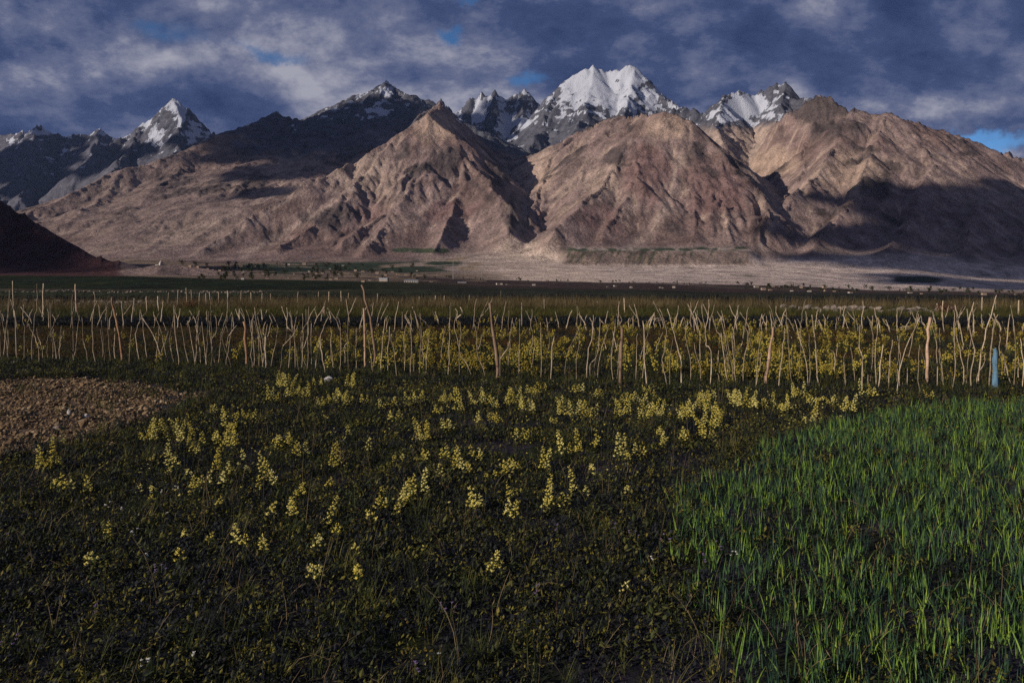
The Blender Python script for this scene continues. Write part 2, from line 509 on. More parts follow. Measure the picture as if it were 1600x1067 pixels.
# braided channels on the pale alluvial fans
gx, gy = grad(Z)
SLP = np.hypot(gx, gy)
PYg = HY - (Z - EYE) / Yg * F


def blob(px, py, rx, ry, y0=0, y1=1e9):
    return np.exp(-(((PXg - px) / rx) ** 2 + ((PYg - py) / ry) ** 2)) * ((Yg > y0) & (Yg < y1))


def lay(c, col, m):
    return c * (1 - m[..., None]) + np.array(col, np.float32) * m[..., None]


n1 = fbm(Xg / 600, Yg / 600, 4, 301)
n2 = fbm(Xg / 140, Yg / 140, 4, 311)
n3 = fbm(Xg / 2200, Yg / 2200, 3, 331)
col = np.zeros(Z.shape + (3,), np.float32) + np.array((.212, .152, .134), np.float32)
col = lay(col, (.165, .112, .096), smooth(n1 + 0.4 * n2, 0.0, 0.45))
col = lay(col, (.285, .212, .172), smooth(-n1 + 0.6 * n2, 0.12, 0.5))
# streaks running down the scree
st = 0.5 * gul + 0.75 * streak + 0.9 * n2 + .5 * n1
col = lay(col, (.35, .26, .20), 0.8 * smooth(-st, 0.25, 1.2) * hill)
col = lay(col, (.125, .085, .075), 0.75 * smooth(st, 0.35, 1.3) * hill)
# purple-brown screes
pur = np.maximum.reduce([blob(1010, 270, 55, 55), blob(1110, 290, 60, 60), 0.7 * blob(560, 340, 60, 30), 0.6 * blob(930, 340, 60, 40), 0.7 * blob(700, 330, 50, 50)])
col = lay(col, (.165, .098, .088), 0.75 * smooth(pur + 0.5 * n2, 0.25, 0.8) * (Yg < 5200))
# pale bright crests and cirque scree
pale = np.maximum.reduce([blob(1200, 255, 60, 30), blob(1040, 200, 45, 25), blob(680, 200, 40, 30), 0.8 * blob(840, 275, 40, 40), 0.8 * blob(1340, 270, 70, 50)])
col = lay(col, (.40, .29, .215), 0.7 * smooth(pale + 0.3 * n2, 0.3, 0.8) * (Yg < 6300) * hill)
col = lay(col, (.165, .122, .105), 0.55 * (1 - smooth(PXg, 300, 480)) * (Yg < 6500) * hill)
# dark crags
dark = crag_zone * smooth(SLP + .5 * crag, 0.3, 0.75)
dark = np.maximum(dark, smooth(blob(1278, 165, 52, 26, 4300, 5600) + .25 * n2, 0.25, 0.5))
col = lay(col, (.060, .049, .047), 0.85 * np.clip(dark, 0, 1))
basin = smooth(alpine, .2, .6) * smooth(PYg + 8 * n2, 192, 206) * smooth(PXg, 1080, 1120) * (1 - smooth(PXg, 1260, 1300))
col = lay(col, (.080, .084, .105), .8 * smooth(.5 * n2 + np.clip(blob(450, 205, 95, 36, 4700, 7600) + blob(570, 190, 90, 42, 4700, 7600), 0, 1), .2, .6))  # paints blue shade onto the upper left mountain
# high rock behind, blue of shade and haze put into its colour
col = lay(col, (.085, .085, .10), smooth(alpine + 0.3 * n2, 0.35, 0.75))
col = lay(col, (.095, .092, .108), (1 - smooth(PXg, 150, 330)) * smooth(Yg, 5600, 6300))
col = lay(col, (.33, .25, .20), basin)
# near hill on the left: dark maroon rock; also paints its shaded foot
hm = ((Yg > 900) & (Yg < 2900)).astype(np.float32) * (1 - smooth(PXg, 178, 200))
# valley floor
fl = 1 - smooth(Zm - Zf, -60, 10)
flc = np.zeros_like(col) + np.array((.17, .125, .09), np.float32)
nf = fbm(Xg / 200, Yg / 420, 4, 401)
flc = lay(flc, (.09, .062, .052), smooth(nf + 0.35 * smooth(1600, Yg * 1.0, Yg * 1.0 + 1) * 0, -0.1, 0.3))
flc = lay(flc, (.050, .034, .030), smooth(PXg + 60 * nf, 520, 680) * (1 - smooth(Yg + 250 * nf, 1450, 1800)))
flc = lay(flc, (.085, .060, .048), smooth(nf, .1, .3) * smooth(PXg, 520, 680) * (1 - smooth(Yg, 1200, 1600)))
fanm = smooth(PXg + 60 * nf, 760, 860) * smooth(Yg + 300 * nf, 1350, 1700) * (1 - smooth(PYg, 449, 459))
fanm = np.maximum(fanm, smooth(PXg, 560, 760) * smooth(Yg, 2000, 2500) * .6)
cliff = smooth(PYg, 391, 394) * (1 - smooth(PYg + 3 * n2, 410, 418)) * smooth(PXg, 868, 890) * (1 - smooth(PXg, 1165, 1185)) * (Yg > 2750) * (Yg < 3400)
braid = fbm(Xg / 60 + 2 * n2, Yg / 260, 4, 431, 0.6, True)
fan = np.zeros_like(col) + np.array((.54, .43, .36), np.float32)
fan = lay(fan, (.36, .28, .235), smooth(braid, 0.15, 0.6) * .7)
flc = lay(flc, (0, 0, 0), fanm)
flc = flc + fan * fanm[..., None]
grn = smooth(nf + 1.2 * np.maximum.reduce([blob(520, 413, 90, 7), blob(450, 421, 50, 6), 0.9 * blob(640, 420, 60, 8), 0.8 * blob(690, 412, 40, 5), blob(400, 418, 50, 5)]), 0.45, 0.75) * (Yg > 900)
flc = lay(flc, (.032, .046, .026), grn)
flc = lay(flc, (.26, .19, .12), smooth(vnoise(Xg / 90, Yg / 160, 443), 0.15, 0.3) * (PXg < 760) * (Yg > 800) * (1 - grn) * .8)
bank = smooth(Yg, 118, 140) * (1 - smooth(Yg, 700, 900)) * (1 - smooth(PXg, 540, 820))
flc = lay(flc, (.012, .019, .006), bank)
flc = lay(flc, (.020, .028, .010), bank * smooth(fbm(Xg / 14, Yg / 40, 3, 447), -.1, .4))
near = 1 - smooth(Yg, 112, 135)
flc = lay(flc, (.030, .038, .018), near)
flc = lay(flc, (.028, .032, .022), smooth(PXg, 500, 800) * (1 - smooth(Yg + 80 * nf, 260, 420)))
flc = lay(flc, (.028, .030, .024), smooth(PXg, 1150, 1350) * (1 - smooth(Yg + 200 * nf, 700, 1100)) * .9)
col = col * (1 - fl[..., None]) + flc * fl[..., None]
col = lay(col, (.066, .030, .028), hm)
def line(pts, wd):
    m_ = np.zeros_like(Z)
    for (x0, y0), (x1, y1) in zip(pts[:-1], pts[1:]):
        u_ = np.clip(((PXg - x0) * (x1 - x0) + (PYg - y0) * (y1 - y0)) / ((x1 - x0) ** 2 + (y1 - y0) ** 2), 0, 1)
        m_ = np.maximum(m_, np.exp(-((PXg - x0 - u_ * (x1 - x0) + 5 * n2) ** 2 + (PYg - y0 - u_ * (y1 - y0)) ** 2) / wd ** 2))
    return m_ * (Yg > 2300) * (Yg < 5600)


for pts_, wd in [([(1062, 238), (1050, 290), (1040, 330)], 3.5), ([(1040, 330), (1015, 365), (985, 392)], 9), ([(780, 245), (800, 300), (815, 350), (800, 372), (830, 410)], 6),
                 ([(1165, 260), (1205, 305), (1212, 345), (1190, 385), (1200, 412)], 6), ([(470, 300), (400, 345), (310, 398)], 4), ([(600, 260), (500, 330), (380, 400)], 5),
                 ([(440, 300), (330, 350), (225, 400)], 4), ([(730, 260), (660, 330), (560, 385)], 4), ([(845, 255), (820, 300), (822, 350)], 8)]:
    col = lay(col, (.36, .275, .225), .6 * np.clip(line(pts_, wd) * (.8 + .9 * n2), 0, 1))
for pts_, wd in [([(725, 270), (765, 310), (795, 350)], 5), ([(775, 240), (802, 300), (800, 365), (792, 395)], 4), ([(1080, 195), (1130, 238), (1190, 300)], 4), ([(1195, 325), (1180, 372), (1186, 400)], 4)]:  # shade of ravines and right-hand ridge flanks painted as dark lines
    col = lay(col, (.060, .046, .044), .8 * np.clip(line(pts_, wd) * (.7 + 1.2 * n2), 0, 1))
# pale fan spilling from the centre gorge
fan2 = smooth(PYg, 362, 395) * np.exp(-((PXg - 812 - (PYg - 380) * 1.0) / np.maximum(10 + (PYg - 365) * 1.15, 6)) ** 2) * (Yg > 1500) * (Yg < 3700)
col = lay(col, (.60, .465, .36), .95 * np.clip(fan2 * (1 + .6 * n2), 0, 1))
# irrigated terrace edge and its cliff
ter = (0.45 + 1.2 * fbm(PXg / 16, PYg / 9, 3, 461)) * np.exp(-((PYg - 389.5 - 3 * n2 - 4 * n1) / 3.2) ** 2) * smooth(PXg, 868, 895) * (1 - smooth(PXg, 1165, 1190)) * (Yg < 3500) * (Yg > 2800)
col = lay(col, (.035, .052, .028), np.clip(ter * 1.7, 0, .95))
ter = np.maximum.reduce([blob(668, 392, 40, 5), blob(628, 391, 20, 4), 0.8 * blob(905, 398, 25, 8), 0.8 * blob(1000, 402, 22, 12)]) * (Yg < 3500)
col = lay(col, (.05, .062, .035), smooth(ter + .4 * n2, 0.35, 0.6))
col = lay(col, (.045, .05, .03), smooth(blob(1430, 437, 45, 6) + .3 * n2, 0.3, 0.6) * (Yg > 1000))

col = lay(col, (.15, .105, .088), cliff * .85)
cstr = fbm(PXg / 6 + PYg / 14, PYg / 22, 4, 471, .6)
col = lay(col, (.045, .055, .03), cliff * .8 * smooth(cstr + .35 * blob(910, 398, 40, 10) + .3 * blob(1010, 400, 40, 14), .15, .6))
col = lay(col, (.27, .21, .13), cliff * smooth(-cstr, .2, .5) * .7)

# snow
alt = (Z - 1250) / 650
sn = alt * 0.55 + 0.55 * fbm(Xg / 130, Yg / 130, 4, 511, .6) - 0.35 * crag + 0.25 * (-gul) - 0.28 * np.clip(SLP - 0.85, 0, 2)
sn = np.where(Yg > 5200, sn, -1)
sn = np.where(PXg < 660, sn - 0.08, sn)
patch = np.maximum.reduce([
    1.3 * blob(925, 130, 42, 26, 6500), 0.9 * blob(985, 120, 26, 22, 6500), 0.8 * blob(1015, 150, 18, 18, 6500), .6 * blob(960, 160, 70, 16, 6500),
    1.5 * blob(1175, 163, 38, 18, 5600), 1.0 * blob(1140, 182, 30, 10, 5600), 1.0 * blob(1205, 182, 18, 8, 5600),
    1.3 * blob(790, 200, 14, 26, 6900), 1.1 * blob(815, 190, 24, 10, 6900), 0.9 * blob(748, 175, 20, 20, 7800), 0.7 * blob(790, 160, 12, 20, 7800),
    0.9 * blob(605, 145, 16, 20, 6300), 0.6 * blob(590, 175, 30, 15, 6000), 1.0 * blob(520, 213, 10, 8, 5400), .6 * blob(460, 205, 8, 14, 6000),
    1.1 * blob(697, 165, 10, 12, 5500), 0.8 * blob(715, 190, 10, 8, 5500),
    1.4 * blob(277, 165, 10, 10, 7000), 1.2 * blob(284, 188, 6, 18, 7000), 1.1 * blob(303, 212, 12, 20, 7000), .9 * blob(325, 212, 8, 8, 7000),
    1.2 * blob(222, 194, 20, 5, 7000), 0.8 * blob(190, 213, 16, 5, 7000), 0.8 * blob(243, 215, 16, 20, 7000), 0.9 * blob(57, 208, 16, 6, 8500), .8 * blob(20, 222, 12, 5, 8500)])
dap = fbm(Xg / 70, Z / 45, 4, 523, .65)
sn = sn * 0.75 + patch * 0.80 - 0.06 + dap * 0.95 * alpine * (1 - .8 * np.clip(patch, 0, 1))
sn = sn + .07 * (PXg < 360) * (PYg < 262) + .10 * np.clip(blob(470, 200, 40, 20, 5200, 7600), 0, 1) + .20 * np.clip(blob(560, 170, 80, 30, 5800), 0, 1) + .3 * np.clip(blob(950, 165, 110, 32, 6300) + blob(1130, 185, 90, 22, 5400), 0, 1)
sn = sn - 1.5 * smooth(PYg, 208, 230) * (PXg > 1050) - (PYg > 300)

m_terr, t, b = bsdf('mountain_rock', 0.95, 0.08)
ac = t.node('ShaderNodeAttribute', attribute_name='col')
asn = t.node('ShaderNodeAttribute', attribute_name='snow')
pos = t.node('ShaderNodeNewGeometry').outputs['Position']
fine = t.noise(pos, 0.11, 8, 0.68)
fine2 = t.noise(pos, 0.013, 5, 0.6)
v = t.math('MULTIPLY', t.math('ADD', fine, 0.35), t.math('ADD', fine2, 0.5))
v = t.math('ADD', t.math('MULTIPLY', t.math('SUBTRACT', v, 0.85), 2.5), 1.0)
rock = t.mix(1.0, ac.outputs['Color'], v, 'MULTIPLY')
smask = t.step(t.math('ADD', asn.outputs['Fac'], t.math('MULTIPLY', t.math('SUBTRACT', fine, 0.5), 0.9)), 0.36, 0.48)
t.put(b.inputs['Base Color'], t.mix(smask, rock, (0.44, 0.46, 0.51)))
bump = t.node('ShaderNodeBump')
bump.inputs['Strength'].default_value = 1.0
bump.inputs['Distance'].default_value = 11.0
t.put(bump.inputs['Height'], t.noise(pos, 0.07, 8, 0.66))
t.put(b.inputs['Normal'], bump.outputs[0])

R_A, R_B = 130, 510
for nm, r0, r1 in (('valley_floor', 0, R_A), ('mountains', R_A, R_B), ('snow_mountains', R_B, len(yrow) - 1)):
    sl_ = slice(r0, r1 + 1)
    V = np.stack([Xg[sl_], Yg[sl_], Z[sl_]], -1).reshape(-1, 3)
    nr, nc = r1 + 1 - r0, len(tcol)
    ii = np.arange(nr * nc).reshape(nr, nc)
    fc = np.stack([ii[:-1, :-1], ii[:-1, 1:], ii[1:, 1:], ii[1:, :-1]], -1).reshape(-1, 4)
    me = mesh_np(nm, V, fc, True)
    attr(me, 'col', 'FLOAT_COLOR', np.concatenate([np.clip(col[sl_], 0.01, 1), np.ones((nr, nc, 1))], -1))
    attr(me, 'snow', 'FLOAT', sn[sl_])
    tag(link(nm, me, mat=m_terr), kind='structure')


def terr_z(x, y):
    """height of the built terrain at a world point"""
    px = 800 + F * x / y
    c = np.interp(px, tcol, np.arange(len(tcol)))
    r = np.interp(y, yrow, np.arange(len(yrow)))
    c0, r0 = min(int(c), len(tcol) - 2), min(int(r), len(yrow) - 2)
    fc_, fr = c - c0, r - r0
    return float((Z[r0, c0] * (1 - fc_) + Z[r0, c0 + 1] * fc_) * (1 - fr) + (Z[r0 + 1, c0] * (1 - fc_) + Z[r0 + 1, c0 + 1] * fc_) * fr)


def terr_hit(px, py, y0, y1):
    """where the line of sight through (px, py) first meets the terrain between two distances"""
    c = int(round(float(np.interp(px, tcol, np.arange(len(tcol))))))
    ra, rb = np.searchsorted(yrow, y0), np.searchsorted(yrow, y1)
    colpy = PYg[ra:rb, c]
    hit = np.nonzero(colpy <= py)[0]
    r = ra + (hit[0] if len(hit) else int(np.argmin(np.abs(colpy - py))))
    y = float(yrow[r])
    x = (px - 800) / F * y
    return x, y, terr_z(x, y)


# ------------------------------------------------------------------ clouds up-sun whose shadows lie on the mountains
m_cloud, t, b = bsdf('cloud_white', 1.0, 0.0)
b.inputs['Base Color'].default_value = (0.8, 0.8, 0.82, 1)


def cloud(label, puffs, t_dist, y0=2450):
    """a bank of puffs, each standing up-sun of the ground its shadow darkens"""
    root = None
    for px, py, hx, hy in puffs:
        bm = bmesh.new()
        x, y, z = terr_hit(px, py, y0 if py < 430 else 900, 10500) if -600 < px < 2200 else ((px - 800) / F * 3800, 3800, 300)
        p = Vector((x, y, z)) + SUN * (t_dist + random.uniform(-110, 110))
        rx, rz = hx * y / F, hy * y / F
        g = bmesh.ops.create_icosphere(bm, subdivisions=4, radius=1.0)
        off = random.uniform(0, 100)
        for vtx in g['verts']:
            n_ = mnoise.fractal(vtx.co * 1.6 + Vector((off, 0, 0)), 0.6, 2.0, 5)
            vtx.co *= 1 + 0.5 * n_
            vtx.co = Vector((vtx.co.x * rx, vtx.co.y * rx, vtx.co.z * rz))
        me = bpy.data.meshes.new('billow')
        bm.to_mesh(me)
        bm.free()
        for pl in me.polygons: pl.use_smooth = True
        if root is None:
            root = tag(empty('cloud', p), label, 'cloud')
        link('billow', me, root, p - root.location, m_cloud)


cloud('broad ragged cloud drifting behind the viewer toward the low sun', [
    (1310, 318, 36, 12), (1380, 312, 60, 22), (1450, 308, 65, 24), (1530, 316, 70, 26), (1610, 324, 70, 26), (1690, 334, 80, 30),
    (1440, 342, 70, 24), (1510, 348, 80, 28), (1590, 355, 80, 28), (1670, 362, 80, 30),
    (1225, 368, 30, 9), (1290, 372, 50, 12), (1355, 372, 60, 17), (1430, 375, 75, 20), (1510, 382, 80, 24), (1590, 388, 80, 24), (1690, 395, 90, 30),
    (1255, 404, 42, 8), (1330, 407, 60, 14), (1410, 410, 75, 20), (1490, 415, 80, 24), (1570, 420, 80, 24), (1670, 424, 90, 24),
    (1400, 432, 50, 7), (1480, 438, 70, 14), (1570, 445, 80, 14), (1430, 442, 60, 10), (1520, 448, 90, 12), (1620, 451, 90, 12)], 9000)
cloud('long cloud high on the left lit from its far side', [
    (372, 222, 43, 20), (410, 238, 63, 37), (445, 268, 63, 43), (490, 256, 69, 43), (530, 238, 66, 37), (570, 222, 63, 31), (605, 205, 55, 29), (630, 190, 37, 20),
    (440, 212, 72, 29), (500, 205, 72, 34), (550, 190, 63, 29), (590, 178, 52, 23), (575, 162, 44, 12), (530, 174, 44, 14), (628, 162, 20, 14), (500, 188, 58, 20), (460, 195, 58, 17), (410, 300, 37, 26)], 9500)
cloud('far broken cloud bank over the left horizon', [
    (20, 250, 55, 23), (90, 250, 55, 25), (150, 255, 47, 28), (215, 240, 31, 20), (250, 255, 39, 23), (290, 225, 21, 12), (330, 232, 31, 12), (60, 300, 55, 18), (-60, 260, 55, 26), (-140, 260, 55, 31), (120, 222, 31, 9), (-100, 260, 59, 29), (60, 275, 59, 19)], 9800, 5600)
cloud('small dark cloud behind the valley gap', [(760, 195, 40, 26), (735, 190, 24, 16), (800, 175, 28, 20), (780, 215, 32, 20)], 9800, 6400)
cloud('small cloud low over the valley mouth', [
    (-60, 320, 110, 50), (30, 355, 80, 40), (90, 395, 70, 26), (-200, 300, 140, 60), (20, 400, 100, 30), (140, 408, 30, 8), (30, 424, 90, 11), (110, 425, 50, 8), (160, 424, 30, 6)], 9000, 1100)

# ------------------------------------------------------------------ thin blue air over the valley
m_haze = bpy.data.materials.new('thin_haze')
m_haze.use_nodes = True
hn = m_haze.node_tree
hn.nodes.remove(hn.nodes['Principled BSDF'])
pv = hn.nodes.new('ShaderNodeVolumePrincipled')
pv.inputs['Color'].default_value = (.42, .60, 1.0, 1)
pv.inputs['Density'].default_value = 6.5e-6
hn.links.new(pv.outputs[0], hn.nodes['Material Output'].inputs['Volume'])
z0 = min(float(Z.min()), -2.0) - 1.0
x0, x1, y0, y1, z1 = -13500, 13500, -400, 11200, float(Z.max()) + 60
hv = [(x, y, z) for z in (z0, z1) for x, y in ((x0, y0), (x1, y0), (x1, y1), (x0, y1))]
hme = bpy.data.meshes.new('haze')
hme.from_pydata(hv, [], [(0, 3, 2, 1), (4, 5, 6, 7), (0, 1, 5, 4), (1, 2, 6, 5), (2, 3, 7, 6), (3, 0, 4, 7)])
tag(link('haze', hme, mat=m_haze), kind='stuff')
# ------------------------------------------------------------------ near meadow
def gpt(px, py):
    """ground point seen at a photograph pixel"""
    d = EYE * F / (py - HY)
    return (px - 800) / F * d, d


def poly_xy(pts):
    return np.array([gpt(*p) for p in pts])


def inside(x, y, P):
    r = np.zeros(np.shape(x), bool)
    n = len(P)
    for i in range(n):
        x0, y0 = P[i]
        x1, y1 = P[(i + 1) % n]
        c = (y0 > y) != (y1 > y)
        r ^= c & (x < (x1 - x0) * (y - y0) / (y1 - y0 + 1e-9) + x0)
    return r


TILL = poly_xy([(-400, 588), (0, 592), (110, 590), (140, 586), (205, 592), (262, 603), (335, 612), (330, 620), (290, 636), (225, 660), (145, 682), (70, 702), (0, 718), (-500, 740)])
BARLEY = poly_xy([(1900, 628), (1600, 632), (1420, 640), (1290, 664), (1190, 708), (1100, 765), (1072, 820), (1085, 900), (1130, 990), (1190, 1100), (1260, 1300), (2700, 1300), (2300, 700)])
FENCE_PX = np.array([-300, 0, 140, 270, 400, 530, 650, 780, 1000, 1200, 1340, 1600, 1900], float)
FENCE_PY = np.array([548, 564, 569, 574, 581, 588, 591, 597, 602, 606, 609, 613, 616], float)
_fd = EYE * F / (FENCE_PY - HY)
_fx = (FENCE_PX - 800) / F * _fd


def fence_y(x):
    return np.interp(x, _fx, _fd)


def gz(x, y):
    x, y = np.asarray(x, np.float32), np.asarray(y, np.float32)
    z = fbm(x / 1.7, y / 1.7, 3, 601) * 0.035 + fbm(x / 0.35, y / 0.35, 2, 607) * 0.010
    till = inside(x, y, TILL)
    z = z + np.where(till, 0.02 * fbm(x / 0.25, y / 0.25, 3, 613) - .02, 0)
    z = z * (1 - smooth(y, 40, 60))
    zt = np.interp(800 + F * x / np.maximum(y, 10), tcol, Z[0])
    return z + zt * smooth(y, 45, 62)


def axis(a, b, fine_a, fine_b, st, grow=1.13):
    v = list(np.arange(fine_a, fine_b, st))
    s_, p = st, fine_b
    while p < b:
        v.append(p)
        s_ = min(s_ * grow, 2.5)
        p += s_
    v.append(b)
    s_, p, lo = st, fine_a - st, []
    while p > a:
        lo.append(p)
        s_ = min(s_ * grow, 2.5)
        p -= s_
    lo.append(a)
    return np.array(lo[::-1] + v)


gxs = axis(-75, 75, -9, 9, 0.08)
gys = axis(-60, 62, 2.4, 15, 0.08)
GX, GY = np.meshgrid(gxs, gys)
GZ = gz(GX, GY)
ii = np.arange(GX.size).reshape(GX.shape)
me = mesh_np('meadow_ground', np.stack([GX, GY, GZ], -1).reshape(-1, 3),
             np.stack([ii[:-1, :-1], ii[:-1, 1:], ii[1:, 1:], ii[1:, :-1]], -1).reshape(-1, 4), True)
wob_ = fbm(GX / 0.8, GY / 0.8, 4, 741) * 0.8
attr(me, 'till', 'FLOAT', inside(GX + wob_, GY + wob_, TILL).astype(np.float32))
m_ground, t, b = bsdf('meadow_soil', 1.0, 0.05)
pos = t.node('ShaderNodeNewGeometry').outputs['Position']
at = t.node('ShaderNodeAttribute', attribute_name='till').outputs['Fac']
nA, nB, nC = t.noise(pos, 1.1, 5, 0.6), t.noise(pos, 9.0, 5, 0.65), t.noise(pos, 45.0, 4, 0.6)
soil = t.ramp(nB, [(0.3, (.015, .013, .025)), (0.5, (.030, .025, .038)), (0.72, (.085, .070, .075))])  # violet-blue tint carries the meadow's blue shadow in the soil colour
moss = t.ramp(nC, [(0.35, (.008, .011, .007)), (0.65, (.028, .032, .010))])
base = t.mix(t.step(nA, 0.40, 0.58), soil, moss)
dirt = t.ramp(nC, [(0.3, (.05, .034, .024)), (0.5, (.11, .075, .05)), (0.75, (.20, .14, .095))])
t.put(b.inputs['Base Color'], t.mix(at, base, dirt))
bump = t.node('ShaderNodeBump')
bump.inputs['Strength'].default_value = 0.9
bump.inputs['Distance'].default_value = 0.02
t.put(bump.inputs['Height'], t.math('ADD', nB, t.math('MULTIPLY', nC, 0.4)))
t.put(b.inputs['Normal'], bump.outputs[0])
tag(link('meadow_ground', me, mat=m_ground), kind='structure')


# ------------------------------------------------------------------ scatter (only for what nobody could count)
def scatter(name, protos, x, y, scl, tilt=0.15, z=None, mats=None, label=None):
    n = len(x)
    zz = gz(x, y) if z is None else z
    me = bpy.data.meshes.new(name)
    me.vertices.add(n)
    me.vertices.foreach_set('co', np.stack([x, y, zz], -1).astype(np.float32).ravel())
    rot = np.stack([RNG.normal(0, tilt, n), RNG.normal(0, tilt, n), RNG.uniform(0, 6.283, n)], -1)
    attr(me, 'rot', 'FLOAT_VECTOR', rot)
    attr(me, 'scl', 'FLOAT', scl)
    attr(me, 'idx', 'INT', RNG.integers(0, len(protos), n))
    o = link(name, me)
    c = bpy.data.collections.new(name + '_kinds')
    for p in protos:
        c.objects.link(p)
    g = bpy.data.node_groups.new(name, 'GeometryNodeTree')
    g.interface.new_socket('Geometry', in_out='INPUT', socket_type='NodeSocketGeometry')
    g.interface.new_socket('Geometry', in_out='OUTPUT', socket_type='NodeSocketGeometry')
    N, Lk = g.nodes, g.links
    gi, go = N.new('NodeGroupInput'), N.new('NodeGroupOutput')
    iop, ci = N.new('GeometryNodeInstanceOnPoints'), N.new('GeometryNodeCollectionInfo')
    ci.inputs[0].default_value = c
    ci.inputs['Separate Children'].default_value = True
    ci.inputs['Reset Children'].default_value = True

    def na(nm, typ):
        a = N.new('GeometryNodeInputNamedAttribute')
        a.data_type = typ
        a.inputs['Name'].default_value = nm
        return a.outputs[0]
    er = N.new('FunctionNodeEulerToRotation')
    Lk.new(na('rot', 'FLOAT_VECTOR'), er.inputs[0])
    Lk.new(gi.outputs[0], iop.inputs['Points'])
    Lk.new(ci.outputs[0], iop.inputs['Instance'])
    iop.inputs['Pick Instance'].default_value = True
    Lk.new(na('idx', 'INT'), iop.inputs['Instance Index'])
    Lk.new(er.outputs[0], iop.inputs['Rotation'])
    Lk.new(na('scl', 'FLOAT'), iop.inputs['Scale'])
    Lk.new(iop.outputs[0], go.inputs[0])
    md = o.modifiers.new('scatter', 'NODES')
    md.node_group = g
    tag(o, label, kind='stuff')
    return o


class Tri:
    """collects small faces into one mesh"""
    def __init__(self):
        self.v, self.f, self.m = [], [], []

    def face(self, pts, m=0):
        k = len(self.v)
        self.v += [tuple(p) for p in pts]
        self.f.append(tuple(range(k, k + len(pts))))
        self.m.append(m)

    def leaf(self, base, az, el, ln, wd, m=0, droop=0.0):
        d = Vector((math.cos(az) * math.cos(el), math.sin(az) * math.cos(el), math.sin(el)))
        s_ = Vector((-math.sin(az), math.cos(az), 0))
        base = Vector(base)
        mid = base + d * ln * 0.5
        up = d.cross(s_) * -1
        tip = base + d * ln - Vector((0, 0, droop * ln))
        self.face([base, mid + s_ * wd * .5 + up * wd * .15, tip, mid - s_ * wd * .5 + up * wd * .15], m)

    def blade(self, base, az, ln, wd, lean, bend, seg=4, m=0, face_az=None):
        fa = az + math.pi / 2 if face_az is None else face_az
        s_ = Vector((math.cos(fa), math.sin(fa), 0))
        p, a = Vector(base), lean
        prev = None
        for i in range(seg + 1):
            q = i / seg
            wv = wd * (0.55 + 0.9 * q) if q < 0.45 else wd * max(0.04, (1 - q) / 0.55)
            cur = (p - s_ * wv * .5, p + s_ * wv * .5)
            if prev:
                self.face([prev[0], prev[1], cur[1], cur[0]], m)
            prev = cur
            a += bend / seg
            p = p + Vector((math.cos(az) * math.sin(a), math.sin(az) * math.sin(a), math.cos(a))) * ln / seg

    def tube(self, pts, rad, sides=4, m=0):
        rings = []
        for i, p in enumerate(pts):
            p = Vector(p)
            d = (Vector(pts[min(i + 1, len(pts) - 1)]) - Vector(pts[max(i - 1, 0)])).normalized()
            a = d.orthogonal().normalized() if abs(d.z) < .9 else Vector((1, 0, 0)) - d * d.x
            a.normalize()
            bb = d.cross(a)
            k = len(self.v)
            for j in range(sides):
                th = 6.2832 * j / sides
                self.v.append(tuple(p + (a * math.cos(th) + bb * math.sin(th)) * rad[i]))
            rings.append(k)
        for r0, r1 in zip(rings[:-1], rings[1:]):
            for j in range(sides):
                j2 = (j + 1) % sides
                self.f.append((r0 + j, r0 + j2, r1 + j2, r1 + j))
                self.m.append(m)
        self.f.append(tuple(rings[-1] + j for j in range(sides)))
        self.m.append(m)

    ICO = None

    def blob(self, c, r, squash=1.0, jit=0.2, m=0):
        if Tri.ICO is None:
            bm = bmesh.new()
            bmesh.ops.create_icosphere(bm, subdivisions=1, radius=1)
            Tri.ICO = ([v.co.copy() for v in bm.verts], [tuple(v.index for v in f.verts) for f in bm.faces])
            bm.free()
        k = len(self.v)
        for co_ in Tri.ICO[0]:
            s_ = r * (1 + random.uniform(-jit, jit))
            self.v.append((c[0] + co_.x * s_, c[1] + co_.y * s_, c[2] + co_.z * s_ * squash))
        for f in Tri.ICO[1]:
            self.f.append(tuple(k + i for i in f))
            self.m.append(m)

    def mesh(self, name, mats, smooth_=False):
        me = bpy.data.meshes.new(name)
        me.from_pydata(self.v, [], self.f)
        for mt in mats:
            me.materials.append(mt)
        me.polygons.foreach_set('material_index', self.m)
        if smooth_:
            me.polygons.foreach_set('use_smooth', [True] * len(self.f))
        me.update()
        return me

    def obj(self, name, mats, smooth_=False):
        return bpy.data.objects.new(name, self.mesh(name, mats, smooth_))


def leaf_mat(name, stops, trans=0.3, scale=1.3):
    m, t, b = bsdf(name, 0.7, 0.2)
    oi = t.node('ShaderNodeObjectInfo').outputs['Random']
    pos = t.node('ShaderNodeNewGeometry').outputs['Position']
    f = t.math('ADD', t.math('MULTIPLY', oi, 0.55), t.math('MULTIPLY', t.noise(pos, scale, 3, 0.6), 0.75))
    c = t.ramp(t.math('SUBTRACT', f, 0.15), stops)
    t.put(b.inputs['Base Color'], c)
    tr = t.node('ShaderNodeBsdfTranslucent')
    t.put(tr.inputs[0], c)
    mx = t.node('ShaderNodeMixShader')
    mx.inputs[0].default_value = trans
    t.l.new(b.outputs[0], mx.inputs[1])
    t.l.new(tr.outputs[0], mx.inputs[2])
    t.l.new(mx.outputs[0], t.n['Material Output'].inputs[0])
    return m


